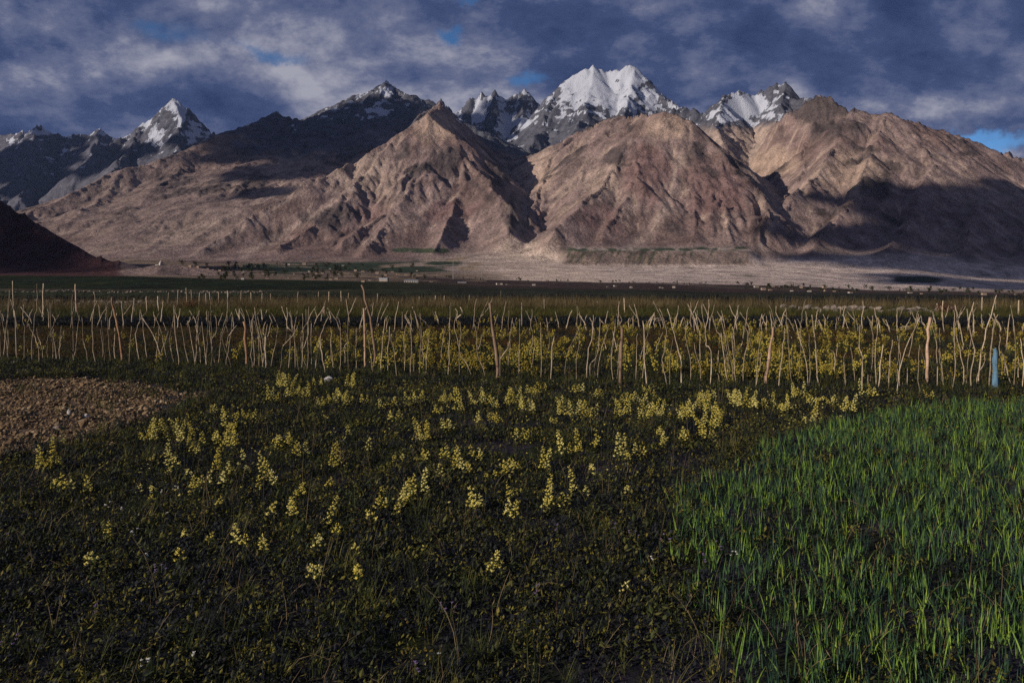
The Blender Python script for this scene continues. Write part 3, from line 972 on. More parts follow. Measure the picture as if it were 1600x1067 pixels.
M_cover = leaf_mat('ground_leaf', [(0.1, (.009, .010, .020)), (0.44, (.018, .021, .020)), (0.60, (.050, .054, .013)), (0.72, (.19, .17, .025)), (0.9, (.11, .055, .020))], .2, 45)  # blue stops paint shade into the leaf colour, yellow-green ones sunlit tips
M_grass = leaf_mat('grass_blade', [(0.1, (.012, .020, .009)), (0.5, (.040, .052, .013)), (0.85, (.14, .125, .030))], .2, 20)
M_dark = leaf_mat('dark_leaf', [(0.1, (.008, .009, .019)), (0.5, (.015, .018, .021)), (0.9, (.032, .032, .016))])  # blue-violet tint puts the meadow's shade into the dark leaves
M_rust = leaf_mat('rusty_leaf', [(0.1, (.05, .030, .010)), (0.5, (.085, .045, .012)), (0.9, (.13, .075, .02))])
M_dry = leaf_mat('dry_stalk', [(0.1, (.07, .045, .02)), (0.5, (.14, .10, .05)), (0.9, (.26, .20, .11))], 0.15)
M_reed = leaf_mat('tan_reed', [(0.1, (.06, .045, .018)), (0.5, (.11, .082, .036)), (0.9, (.17, .13, .06))], 0.2)
M_barley = leaf_mat('barley_leaf', [(0.1, (.008, .018, .028)), (0.40, (.024, .055, .030)), (0.58, (.058, .125, .030)), (0.78, (.19, .29, .035)), (.97, (.30, .27, .06))], 0.12, 30)  # blue darks paint shade between blades, bright stops their sunlit highlights
M_petal = leaf_mat('yellow_petal', [(0.1, (.52, .41, .06)), (0.5, (.68, .58, .13)), (0.9, (.78, .71, .30))], 0.25, 30)
M_stem = leaf_mat('flower_stem', [(0.1, (.04, .06, .018)), (0.9, (.12, .13, .03))])
M_white = leaf_mat('white_petal', [(0.1, (.60, .58, .50)), (0.9, (.75, .72, .62))], 0.2, 6)
M_violet = leaf_mat('violet_petal', [(0.1, (.16, .10, .22)), (0.9, (.30, .20, .36))], 0.2, 6)


def cover_proto(k, mat, n=24, rad=.07, hi=.045, ln=(.010, .026)):
    T_ = Tri()
    for _ in range(n):
        r, a = rad * math.sqrt(random.random()), random.uniform(0, 6.28)
        T_.leaf((r * math.cos(a), r * math.sin(a), random.uniform(-.004, hi) * (1 - .5 * r / rad)), random.uniform(0, 6.28), random.uniform(-.1, 1.2),
                random.uniform(*ln), random.uniform(*ln) * .5, 0)
    return T_.obj('leaf_tuft', [mat])


def grass_proto(mat, n=10, ln=(.05, .15), wd=.0025, spread=.04, seg=3):
    T_ = Tri()
    for _ in range(n):
        a = random.uniform(0, 6.28)
        r = spread * random.random()
        T_.blade((r * math.cos(a), r * math.sin(a), -.005), random.uniform(0, 6.28), random.uniform(*ln), wd, random.uniform(.05, .5), random.uniform(0, .9), seg)
    return T_.obj('grass_tuft', [mat])


def stalk_proto():
    T_ = Tri()
    ln = random.uniform(.12, .34)
    az, lean = random.uniform(0, 6.28), random.uniform(.1, .9)
    pts = [(math.cos(az) * math.sin(lean * q) * ln * q, math.sin(az) * math.sin(lean * q) * ln * q, math.cos(lean * q) * ln * q) for q in (0, .25, .5, .75, 1)]
    T_.tube(pts, [.0012, .0011, .001, .0008, .0005], 3)
    for _ in range(random.randint(2, 6)):
        p = Vector(pts[random.choice((2, 3, 4))])
        T_.leaf(p, random.uniform(0, 6.28), random.uniform(0, 1), random.uniform(.015, .04), .004)
    return T_.obj('dry_stalk', [M_dry])


def frustum(n, d0, d1, power=1.0, side=0.82):
    """random points over the ground in view, denser towards the near end with power > 1"""
    q = RNG.random(n)
    d = (d0 ** (2 / power) + q * (d1 ** (2 / power) - d0 ** (2 / power))) ** (power / 2)
    x = RNG.uniform(-side, side, n) * (d + 0.6)
    return x, d


def keep(x, y, *masks):
    m = np.ones(len(x), bool)
    for k_ in masks:
        m &= k_
    return x[m], y[m]


# low leafy carpet in front of the fence, thinner where bare soil shows
x, y = frustum(62000, 2.5, 15.5, 1.5)
pat = fbm(x / 1.3, y / 1.3, 4, 701) + 0.5 * fbm(x / 0.3, y / 0.3, 2, 709)
x, y = keep(x, y, ~inside(x, y, TILL), ~inside(x, y, BARLEY) | (RNG.random(len(x)) < .25), pat > RNG.uniform(-.65, .05, len(x)))
scatter('ground_cover', [cover_proto(k, M_cover) for k in range(7)] + [cover_proto(k, M_dark, 26, .07, .05, (.012, .03)) for k in range(3)] + [cover_proto(k, M_grass, 14, .08, .05, (.02, .036)) for k in range(1)], x, y,
        RNG.uniform(.6, 1.5, len(x)) * (1 + 0.03 * y))
x, y = frustum(21000, 2.5, 16, 1.4)
pat = fbm(x / 0.9, y / 0.9, 3, 719)
x, y = keep(x, y, ~inside(x, y, TILL), ~inside(x, y, BARLEY), pat > RNG.uniform(-.6, .5, len(x)))
scatter('meadow_grass', [grass_proto(M_grass) for _ in range(6)] + [grass_proto(M_cover, 8, (.04, .11), .003) for _ in range(2)] + [grass_proto(M_dry, 4, (.06, .18), .002)], x, y,
        RNG.uniform(.6, 1.3, len(x)))
x, y = frustum(1500, 2.6, 13, 1.4)
x, y = keep(x, y, ~inside(x, y, TILL))
scatter('dry_stalks', [stalk_proto() for _ in range(9)], x, y, RNG.uniform(.6, 1.3, len(x)))
x, y = frustum(2400, 2.6, 15, 1.4)
pat = fbm(x / 1.6, y / 1.6, 3, 727)
x, y = keep(x, y, ~inside(x, y, TILL), ~inside(x, y, BARLEY), pat > RNG.uniform(-.1, .5, len(x)))
scatter('grass_tussocks', [grass_proto(M_grass, 26, (.07, .22), .0035, .06, 4) for _ in range(5)] + [grass_proto(M_dark, 26, (.06, .2), .004, .06, 4) for _ in range(3)], x, y, RNG.uniform(.6, 1.25, len(x)))
# grassy rim of the tilled plot and the fence foot
rim = []
for a, c in zip(TILL, np.roll(TILL, -1, 0)):
    n = int(np.hypot(*(c - a)) * 75)
    q = RNG.random((n, 1))
    rim.append(a + (c - a) * q + RNG.normal(0, .34, (n, 2)))
rim = np.concatenate(rim)
rx, ry = keep(rim[:, 0], rim[:, 1], rim[:, 1] > 6, ~inside(rim[:, 0], rim[:, 1], TILL) | (RNG.random(len(rim)) < .30))
tx_, ty_ = RNG.uniform(-12, -3, 2200), RNG.uniform(7.5, 13.5, 2200)
tx_, ty_ = keep(tx_, ty_, inside(tx_, ty_, TILL), fbm(tx_ / 1.2, ty_ / 1.2, 3, 761) > RNG.uniform(-.1, .8, 2200))
rx, ry = np.concatenate([rx, tx_]), np.concatenate([ry, ty_])
fx_ = RNG.uniform(-11, 11, 5200)
fy_ = fence_y(fx_) + RNG.normal(-.15, .35, 5200)
scatter('fence_grass', [grass_proto(M_grass, 12, (.06, .17), .004, .06) for _ in range(4)] + [cover_proto(0, M_dark, 30, .09, .09, (.02, .05)) for _ in range(3)],
        np.concatenate([rx, fx_]), np.concatenate([ry, fy_]), RNG.uniform(.6, 1.3, len(rx) + len(fx_)))

# clods of the tilled plot
m_clod, t, b = bsdf('dry_clod', 1.0, 0.05)
oi = t.node('ShaderNodeObjectInfo').outputs['Random']
pos = t.node('ShaderNodeNewGeometry').outputs['Position']
t.put(b.inputs['Base Color'], t.mix(t.noise(pos, 40, 3), t.ramp(oi, [(0, (.11, .072, .036)), (.5, (.23, .155, .080)), (.88, (.35, .25, .14)), (1, (.44, .35, .23))])  , (.10, .068, .046)))


def clod_proto():
    T_ = Tri()
    T_.blob((0, 0, .3), 1.0, random.uniform(.5, .8), .32)
    a, c = random.uniform(.7, 1.3), random.uniform(.6, 1.0)
    T_.v = [(p[0] * a, p[1] * c, p[2]) for p in T_.v]
    return T_.obj('clod', [m_clod])


x = RNG.uniform(-16, 0, 120000)
y = RNG.uniform(7, 16, 120000)
jx, jy = x + RNG.normal(0, .16, len(x)) + fbm(x / .8, y / .8, 3, 741) * .8, y + RNG.normal(0, .16, len(x)) + fbm(x / .8, y / .8, 3, 743) * .6
x, y = keep(x, y, inside(jx, jy, TILL), x > -.75 * y - .5)
x, y = x[:20000], y[:20000]
scatter('earth_clods', [clod_proto() for _ in range(8)], x, y, np.clip(RNG.lognormal(-4.55, .6, len(x)), .004, .05), .4)


# barley
def barley_proto():
    T_ = Tri()
    for _ in range(random.randint(2, 4)):
        a = random.uniform(0, 6.28)
        r = .02 * random.random()
        T_.blade((r * math.cos(a), r * math.sin(a), 0), random.uniform(0, 6.28), random.choice((random.uniform(.06, .12), random.uniform(.09, .18))), random.uniform(.0036, .0066), random.uniform(.0, .16), random.choice((random.uniform(0, .3), random.uniform(0, .4), random.uniform(.4, 1.1))), 5,
                 0, random.uniform(0, 6.28))
    return T_.obj('barley_plant', [M_barley])


x = RNG.uniform(0, 14, 90000)
y = RNG.uniform(2, 11.5, 90000)
wb = fbm(x / .8, y / .8, 3, 731) * .55 + RNG.normal(0, .12, len(x))
x, y = keep(x, y, inside(x + wb, y + wb, BARLEY), y < fence_y(x) - .25, x < .95 * y + 2.2, fbm(x / .5, y / .5, 3, 733) > RNG.uniform(-.7, .35, len(x)))
x, y = x[:27000], y[:27000]
scatter('barley', [barley_proto() for _ in range(9)], x, y, RNG.uniform(.7, 1.15, len(x)), .08)


# ------------------------------------------------------------------ yellow flowers
def spike(nb, ln, rb=.0108):
    """stem with leaves, and its blossom cluster"""
    S_, B_ = Tri(), Tri()
    foot = .05
    bx, by = random.uniform(-.03, .03), random.uniform(-.03, .03)

    def ax(q):
        return Vector((bx * q * q, by * q * q, (foot + ln) * q))
    S_.tube([ax(q) for q in (0, .3, .6, .95)], [.0028, .0025, .002, .0012], 4)
    for _ in range(9):
        q = random.uniform(.05, .6)
        S_.leaf(ax(q), random.uniform(0, 6.28), random.uniform(-.1, .9), random.uniform(.025, .05), random.uniform(.008, .014), 0, .1)
    z0 = foot / (foot + ln)
    for i in range(nb):
        q = z0 + (1 - z0) * (i + random.uniform(0, .6)) / nb
        a = i * 2.4 + random.uniform(-.4, .4)
        rr = (.027 - .017 * (q - z0) / (1 - z0)) * random.uniform(.8, 1.3)
        c = ax(q) + Vector((math.cos(a) * rr, math.sin(a) * rr, random.uniform(-.006, .006)))
        s_ = rb * random.uniform(.8, 1.2) * (1.1 - .35 * q)
        B_.blob(c, s_ * .78, .85, .25)
        for k_ in range(5):
            B_.leaf(c, a + k_ * 1.2566 + random.uniform(-.3, .3), random.uniform(-.2, .9), s_ * random.uniform(1.3, 1.9), s_ * random.uniform(1.1, 1.6))
    for _ in range(3):
        B_.blob(ax(1.0) + Vector((random.uniform(-.006, .006), random.uniform(-.006, .006), random.uniform(-.004, .012))), rb * .35, 1.2, .2)
    return S_, B_


SPIKES = {}
for key, nb, ln in (('short', 7, .055), ('mid', 11, .10), ('tall', 20, .19)):
    SPIKES[key] = []
    for _ in range(4):
        S_, B_ = spike(nb, ln)
        SPIKES[key].append((S_.mesh('stem', [M_stem]), B_.mesh('blossom', [M_petal])))


def yellow_flower(px, py, w_, h_, label, group=None):
    """one flowering clump whose blossoms are centred at a photograph pixel"""
    d = EYE * F / (py + h_ * .5 + 6 - HY)
    x, y = (px - 800) / F * d, d
    root = tag(empty('yellow_flower', (x, y, float(gz(x, y))), random.uniform(0, 6.28)), label, 'flower', group)
    hw, ww = h_ / F * d, w_ / F * d
    key = 'tall' if hw > .135 else 'mid' if hw > .07 else 'short'
    n = max(1, min(7, int(round(ww / .045 * (1 if key != 'short' else 1.2)))))
    if key == 'tall' and h_ < w_ * 1.5: n += 1
    for i in range(n):
        kk = key if i == 0 or random.random() < .5 else random.choice(('short', 'mid'))
        sm, bm_ = random.choice(SPIKES[kk])
        s_ = random.uniform(.85, 1.12)
        q = (i + .5) / n - .5
        ca, sa = math.cos(-root.rotation_euler.z), math.sin(-root.rotation_euler.z)
        ox, oy = q * ww, random.uniform(-.5, .5) * max(ww, .05)
        so_ = link('stem', sm, root, (ox * ca - oy * sa, ox * sa + oy * ca, 0))
        so_.rotation_euler = (random.gauss(0, .17), random.gauss(0, .17), random.uniform(0, 6.28))
        so_.scale = (s_,) * 3
        link('blossom', bm_, so_)
    return root


CLUMPS = '''424,610,14,28 472,608,30,20 336,643,10,10 358,653,16,34 392,651,16,12 236,676,20,26 253,663,10,20 266,672,12,26 291,668,30,36 343,688,46,16 362,688,16,24
305,700,14,20 268,717,16,30 340,725,14,26 350,750,12,20 362,733,14,14 311,753,26,20 381,710,10,18 390,731,10,12 418,733,20,38 405,760,14,16 437,751,12,20 446,690,26,18
466,708,24,14 521,716,20,32 470,766,12,22 422,797,14,26 458,800,22,24 510,800,16,50 525,837,12,10 375,845,24,28 412,858,18,14 495,856,10,16 292,837,12,8 322,842,10,14
148,875,10,12 283,876,10,14 495,905,20,18 562,907,14,18 88,687,14,14 79,712,30,38 90,757,6,8 108,756,18,20 135,757,12,28 214,762,10,14 165,836,14,20 699,617,14,26
717,622,10,20 752,622,28,18 802,617,30,28 824,635,24,14 881,637,18,20 900,635,16,24 920,637,20,28 973,637,22,20 1032,637,28,26 1071,641,22,18 616,648,16,16 662,676,20,22
701,663,22,18 745,652,10,12 767,652,10,14 780,652,10,18 546,672,10,12 574,698,10,14 622,714,12,12 664,709,16,20 695,707,18,22 721,718,26,34 749,707,22,20 813,681,22,16
850,716,20,38 894,696,28,24 927,690,16,16 977,703,28,28 999,700,18,22 1034,687,16,14 1069,683,12,12 797,731,20,14 784,740,12,12 664,749,14,48 633,773,26,40 594,793,14,14
743,788,28,24 800,775,14,22 798,801,18,20 854,775,20,50 881,784,20,24 898,757,14,34 776,876,32,36 555,871,14,8 563,906,14,12 970,926,8,8 692,740,12,14 1072,641,22,16
1118,652,30,30 1105,672,20,24 1070,683,12,12 1033,685,10,12 1173,626,18,20 1157,622,20,26 1219,626,26,20 1271,635,12,24 1328,626,26,34 1350,611,8,16 1365,611,8,16
1453,617,10,10 1197,630,14,14 1245,611,18,18 640,617,18,16 570,622,12,14 540,613,14,14 600,634,12,12 850,602,10,14 935,612,14,14 1000,621,18,14 1100,628,20,18'''
UNIQUE = {
    (510, 800): 'tallest lone yellow flower spike left of the middle of the dark meadow',
    (776, 876): 'low yellow flower clump standing alone in the dark grass nearest the barley',
    (854, 775): 'tall yellow flower clump left of a pair of spikes near the barley edge',
    (495, 905): 'nearest small yellow flower clump at the left foreground',
    (563, 906): 'small yellow flower with few blossoms right of the nearest small clump',
    (291, 668): 'broad yellow flower clump beside the right end of the tilled plot',
    (343, 688): 'wide flat row of yellow flowers right of the tilled plot',
    (664, 749): 'slender tall yellow flower spike in the middle of the meadow',
    (633, 773): 'bushy yellow flower clump left of the slender tall spike',
    (79, 712): 'sparse yellow flower clump at the near corner of the tilled plot',
    (375, 845): 'pyramid shaped yellow flower clump low at the left',
    (1118, 652): 'full yellow flower clump at the far left corner of the barley',
    (1328, 626): 'leaning yellow flower clump between the barley and the fence',
}
POSTS = [(290, 'left leaning post'), (480, 'short brown post'), (675, 'crooked double post'), (870, 'tall thick post'), (1090, 'pink barked post'), (1325, 'slanting red post'), (9999, 'blue post')]
DEPTH = [(640, 'in the belt just below the'), (700, 'in the upper meadow below the'), (790, 'in mid meadow below the'), (9999, 'in the near meadow below the')]
ORD = ['', 'second', 'third', 'fourth', 'fifth', 'sixth', 'seventh', 'eighth', 'ninth', 'tenth', 'eleventh', 'twelfth', 'thirteenth', 'fourteenth', 'fifteenth', 'sixteenth', 'seventeenth', 'eighteenth', 'nineteenth', 'twentieth']


def in_order(n, i):
    """how the i-th of n things in a row is pointed at"""
    if n == 1: return 'only one'
    if i == 0: return 'leftmost'
    if i == n - 1: return 'rightmost'
    return ORD[min(i, 19)] + ' from left'


spots = [tuple(map(float, s_.split(','))) for s_ in CLUMPS.split()]
for _ in range(46):     # the crowded belt before the fence
    px = random.uniform(430, 1340)
    spots.append((px, float(np.interp(px, FENCE_PX, FENCE_PY)) + random.uniform(4, 46), random.uniform(8, 22), random.uniform(8, 16)))
for _ in range(30):
    spots.append((random.uniform(120, 1040), random.uniform(650, 830), random.uniform(5, 12), random.uniform(6, 12)))
buckets = {}
for px, py, w_, h_ in spots:
    if inside(np.array([gpt(px, py + 12)[0]]), np.array([gpt(px, py + 12)[1]]), TILL)[0] and (px, py) not in UNIQUE:
        continue
    u = UNIQUE.get((px, py))
    o = yellow_flower(px, py, w_, h_, u, 'yellow flowers of the meadow')
    if not u:
        key = (next(t_ for lim, t_ in DEPTH if py < lim), next(t_ for lim, t_ in POSTS if px < lim))
        buckets.setdefault(key, []).append((px, o))
for (dp, ps), lst in buckets.items():
    lst.sort(key=lambda q: q[0])
    for i, (_, o) in enumerate(lst):
        o['label'] = f'{in_order(len(lst), i)} of the yellow flowers {dp} {ps}'


FW, FV = [], []
# single blossoms strewn between the clumps, too small and many to count
def strewn():
    T_ = Tri()
    for _ in range(random.randint(1, 4)):
        p = (random.uniform(-.05, .05), random.uniform(-.05, .05), random.uniform(.03, .11))
        T_.tube([(p[0], p[1], 0), p], [.0014, .001], 3, 1)
        T_.blob(p, random.uniform(.004, .007), .8, .25)
        for k_ in range(4):
            T_.leaf(p, k_ * 1.57, random.uniform(0, .8), .012, .009)
    return T_.obj('strewn_blossom', [M_petal, M_stem])


x, y = frustum(3000, 4.2, 12.5, 1.0)
pxs = 800 + F * x / y
x, y = keep(x, y, ~inside(x, y, TILL), ~inside(x, y, BARLEY), RNG.random(len(x)) < .35 * smooth(y, 3.8, 7.5) * np.interp(pxs, [0, 250, 500, 1200, 1400], [.2, .7, 1, 1, .5]) * smooth(fbm(x, y, 3, 751), -.3, .4))
scatter('strewn_blossoms', [strewn() for _ in range(6)], x, y, RNG.uniform(.7, 1.2, len(x)))
# small white and violet flowers close to the viewer
def daisy(mat, n, rad):
    S_, B_ = Tri(), Tri()
    for _ in range(n):
        a, r = random.uniform(0, 6.28), rad * random.random()
        h = random.uniform(.04, .09)
        p = (math.cos(a) * r, math.sin(a) * r, h)
        S_.tube([(p[0] * .5, p[1] * .5, 0), p], [.0015, .001], 3)
        B_.blob(p, random.uniform(.004, .006), .6, .2)
        for k_ in range(4):
            B_.leaf(p, k_ * 1.57 + a, .4, .009, .006)
    return S_.mesh('stem', [M_stem]), B_.mesh('blossom', [mat])


WH = [daisy(M_white, n, r) for n, r in ((3, .03), (5, .04), (2, .02))]
VI = [daisy(M_violet, n, r) for n, r in ((4, .03), (6, .04))]
for i, (px, py) in enumerate([(227, 875), (205, 838), (237, 768), (255, 771), (275, 764), (262, 800), (188, 797), (165, 790), (215, 803), (300, 1043), (222, 1050), (687, 1030),
                              (1018, 880), (1145, 870), (20, 770), (360, 772)]):
    x, y = gpt(px, py + 8)
    r = tag(empty('white_flower', (x, y, float(gz(x, y))), random.uniform(0, 6.28)), 'tiny white flower low in the dark foreground meadow', 'flower', 'small white flowers in the meadow')
    FW.append((px, r))
    a, c = WH[i % 3]
    link('stem', a, r)
    link('blossom', c, r)
for i, (px, py) in enumerate([(10, 850), (15, 1010), (960, 830), (1040, 850), (870, 832), (990, 842), (1100, 880), (820, 640), (840, 930), (1120, 860), (650, 1060), (250, 895), (150, 960), (700, 960)]):
    x, y = gpt(px, py + 8)
    r = tag(empty('violet_flower', (x, y, float(gz(x, y))), random.uniform(0, 6.28)), 'tiny pale violet flower low in the dark meadow', 'flower', 'small violet flowers in the meadow')
    FV.append((px, r))
    a, c = VI[i % 2]
    link('stem', a, r)
    link('blossom', c, r)
for lst, what in ((FW, 'tiny white flowers low in the meadow'), (FV, 'tiny pale violet flowers low in the meadow')):
    lst.sort(key=lambda q: q[0])
    for i, (_, o) in enumerate(lst):
        o['label'] = f'{in_order(len(lst), i)} of the {what}'
# ------------------------------------------------------------------ meadow behind the fence (too many plants to count)
def field(n, py0, py1, px0=-150, px1=1750):
    """random ground points between two rows of the photograph"""
    py = RNG.uniform(py0, py1, n)
    d = EYE * F / (py - HY)
    px = RNG.uniform(px0, px1, n)
    return (px - 800) / F * d, d, px, py


def beyond(x, y, g=.15):
    return y > fence_y(x) + g


M_olive = leaf_mat('olive_leaf', [(0.1, (.022, .022, .010)), (0.5, (.065, .055, .014)), (0.9, (.14, .11, .022))])
x, y, px, py = field(30000, 496, 612)
m = beyond(x, y)
scatter('field_cover', [cover_proto(0, M_dark, 26, .16, .14, (.03, .07)) for _ in range(3)] + [cover_proto(0, M_olive, 26, .15, .12, (.03, .07)) for _ in range(3)] +
        [grass_proto(M_grass, 14, (.08, .24), .006, .12) for _ in range(2)], x[m], y[m], RNG.uniform(.5, 1.0, m.sum()))
x, y, px, py = field(13000, 505, 570)
m = beyond(x, y) & (fbm(x / 3, y / 3, 3, 801) > RNG.uniform(-.1, .5, len(x)) - .35 * (py < 545) * (py > 512))
scatter('rusty_weeds', [cover_proto(0, M_rust, 30, .15, .18, (.025, .06)) for _ in range(4)], x[m], y[m], RNG.uniform(.5, 1.05, m.sum()))


M_petal2 = leaf_mat('field_petal', [(0.1, (.14, .10, .016)), (0.5, (.27, .20, .028)), (0.9, (.52, .43, .08))], 0.15, 3)


def far_spike():
    T_ = Tri()
    for _ in range(random.randint(2, 4)):
        cx_, cy_ = random.uniform(-.1, .1), random.uniform(-.1, .1)
        h = random.uniform(.16, .32)
        T_.tube([(cx_ * .6, cy_ * .6, 0), (cx_, cy_, h)], [.004, .002], 3, 1)
        for i in range(7):
            a = random.uniform(0, 6.28)
            T_.blob((cx_ + .022 * math.cos(a), cy_ + .022 * math.sin(a), h * random.uniform(.6, 1.05)), random.uniform(.009, .016), .9, .2)
        for _ in range(4):
            T_.leaf((cx_ * .7, cy_ * .7, h * random.uniform(.2, .6)), random.uniform(0, 6.28), .5, .06, .018, 1)
    return T_.obj('yellow_flowers', [M_petal2, M_stem])


x, y, px, py = field(3600, 508, 606)
dens_ = np.interp(px, [0, 150, 330, 520, 700, 1000, 1250, 1420, 1700], [.05, .09, .2, .45, .75, .75, .7, .35, .3])
dens_ = dens_ * np.where(py < 526, np.interp(px, [0, 600, 1000, 1700], [.15, .35, 1.1, 1.3]), 1)
m = beyond(x, y) & (RNG.random(len(x)) < dens_ * smooth(fbm(x / 2.2, y / 2.2, 3, 811), -.45, .25))
scatter('yellow_flower_field', [far_spike() for _ in range(7)], x[m], y[m], RNG.uniform(.75, 1.25, m.sum()))

# bands of taller growth farther out
x, y, px, py = field(9000, 484.5, 499)
m = RNG.random(len(x)) < np.interp(px, [0, 180, 260, 900, 1150, 1700], [.12, .3, 1, 1, .5, .35])
scatter('green_grass_band', [grass_proto(M_grass, 22, (.18, .42), .012, .25) for _ in range(3)] + [grass_proto(M_olive, 22, (.18, .42), .012, .25) for _ in range(3)], x[m], y[m], RNG.uniform(.6, 1.1, m.sum()))
x, y, px, py = field(7000, 474, 487, -100, 1700)
m = RNG.random(len(x)) < np.interp(px, [0, 250, 330, 1000, 1120, 1700], [.25, .5, 1, 1, .35, .2])
scatter('tan_reeds', [grass_proto(M_reed, 20, (.3, .75), .012, .3) for _ in range(5)], x[m], y[m], RNG.uniform(.6, 1.15, m.sum()))
x, y, px, py = field(5000, 460, 476, -100, 1700)
x, y = keep(x, y, y < 61)
scatter('dark_scrub', [cover_proto(0, M_dark, 40, .5, .4, (.08, .18)) for _ in range(4)], x, y, RNG.uniform(.6, 1.3, len(x)))
x, y, px, py = field(7000, 502, 513, -100, 1700)
scatter('dark_low_plants', [cover_proto(0, M_dark, 40, .25, .22, (.05, .1)) for _ in range(4)], x, y, RNG.uniform(.6, 1.2, len(x)))

# ------------------------------------------------------------------ stick fences
def wood(name, c0, c1, c2, scale=18):
    m, t, b = bsdf(name, 0.85, 0.15)
    tc = t.node('ShaderNodeTexCoord').outputs['Object']
    mp = t.vmath('MULTIPLY', tc, (1, 1, .16))
    n_ = t.noise(mp, scale * 4, 5, .6)
    k_ = t.noise(tc, scale, 4, .6)
    oi = t.node('ShaderNodeObjectInfo').outputs['Random']
    c = t.mix(t.step(n_, .35, .7), c0, c1)
    c = t.mix(t.step(k_, .56, .68), c, c2)
    t.put(b.inputs['Base Color'], t.mix(1.0, c, t.math('ADD', t.math('MULTIPLY', oi, .65), .50), 'MULTIPLY'))
    bp = t.node('ShaderNodeBump')
    bp.inputs['Strength'].default_value = .5
    bp.inputs['Distance'].default_value = .004
    t.put(bp.inputs['Height'], n_)
    t.put(b.inputs['Normal'], bp.outputs[0])
    return m


M_stick = wood('pale_bark', (.46, .375, .265), (.30, .23, .155), (.17, .115, .07))
M_post = wood('peeled_post', (.36, .21, .12), (.24, .13, .07), (.14, .075, .04), 9)
M_ppost = wood('pale_post', (.40, .28, .195), (.27, .165, .105), (.15, .085, .055), 9)
M_blue = wood('blue_paint', (.13, .24, .33), (.075, .15, .22), (.04, .05, .06), 9)
m_wire, t, b = bsdf('rusty_wire', .6, .3)
b.inputs['Base Color'].default_value = (.03, .024, .02, 1)


def stick_mesh(pts, r0, r1, sides=6, name='stick'):
    """tapered crooked stick through the given points, bark knots and all"""
    pts = [Vector(p) for p in pts]
    out = []
    n = len(pts)
    for i in range(n - 1):
        p0, p1, p2, p3 = pts[max(i - 1, 0)], pts[i], pts[i + 1], pts[min(i + 2, n - 1)]
        for s_ in range(3):
            q = s_ / 3
            a = p1 * 2 + (p2 - p0) * q + (p0 * 2 - p1 * 5 + p2 * 4 - p3) * q * q + (p1 * 3 - p0 - p2 * 3 + p3) * q ** 3
            out.append(a * .5)
    out.append(pts[-1])
    T_ = Tri()
    k = len(out)
    rad = [(r0 + (r1 - r0) * i / (k - 1)) * random.uniform(.76, 1.22) for i in range(k)]
    out = [p_ + Vector((random.gauss(0, .006), random.gauss(0, .006), 0)) if 0 < i else p_ for i, p_ in enumerate(out)]
    T_.tube(out, rad, sides)
    return T_.mesh(name, [], sides > 4)


fence = tag(empty('stick_fence', (0, 12, 0)), 'crooked pale stick and post fence with wire across the flower meadow, the nearer row', 'fence')
ZO = {1: (0, 5.615), 2: (260, 5.615), 3: (520, 5.614), 4: (790, 5.614), 5: (1060, 5.336), 6: (1320, 5.336)}
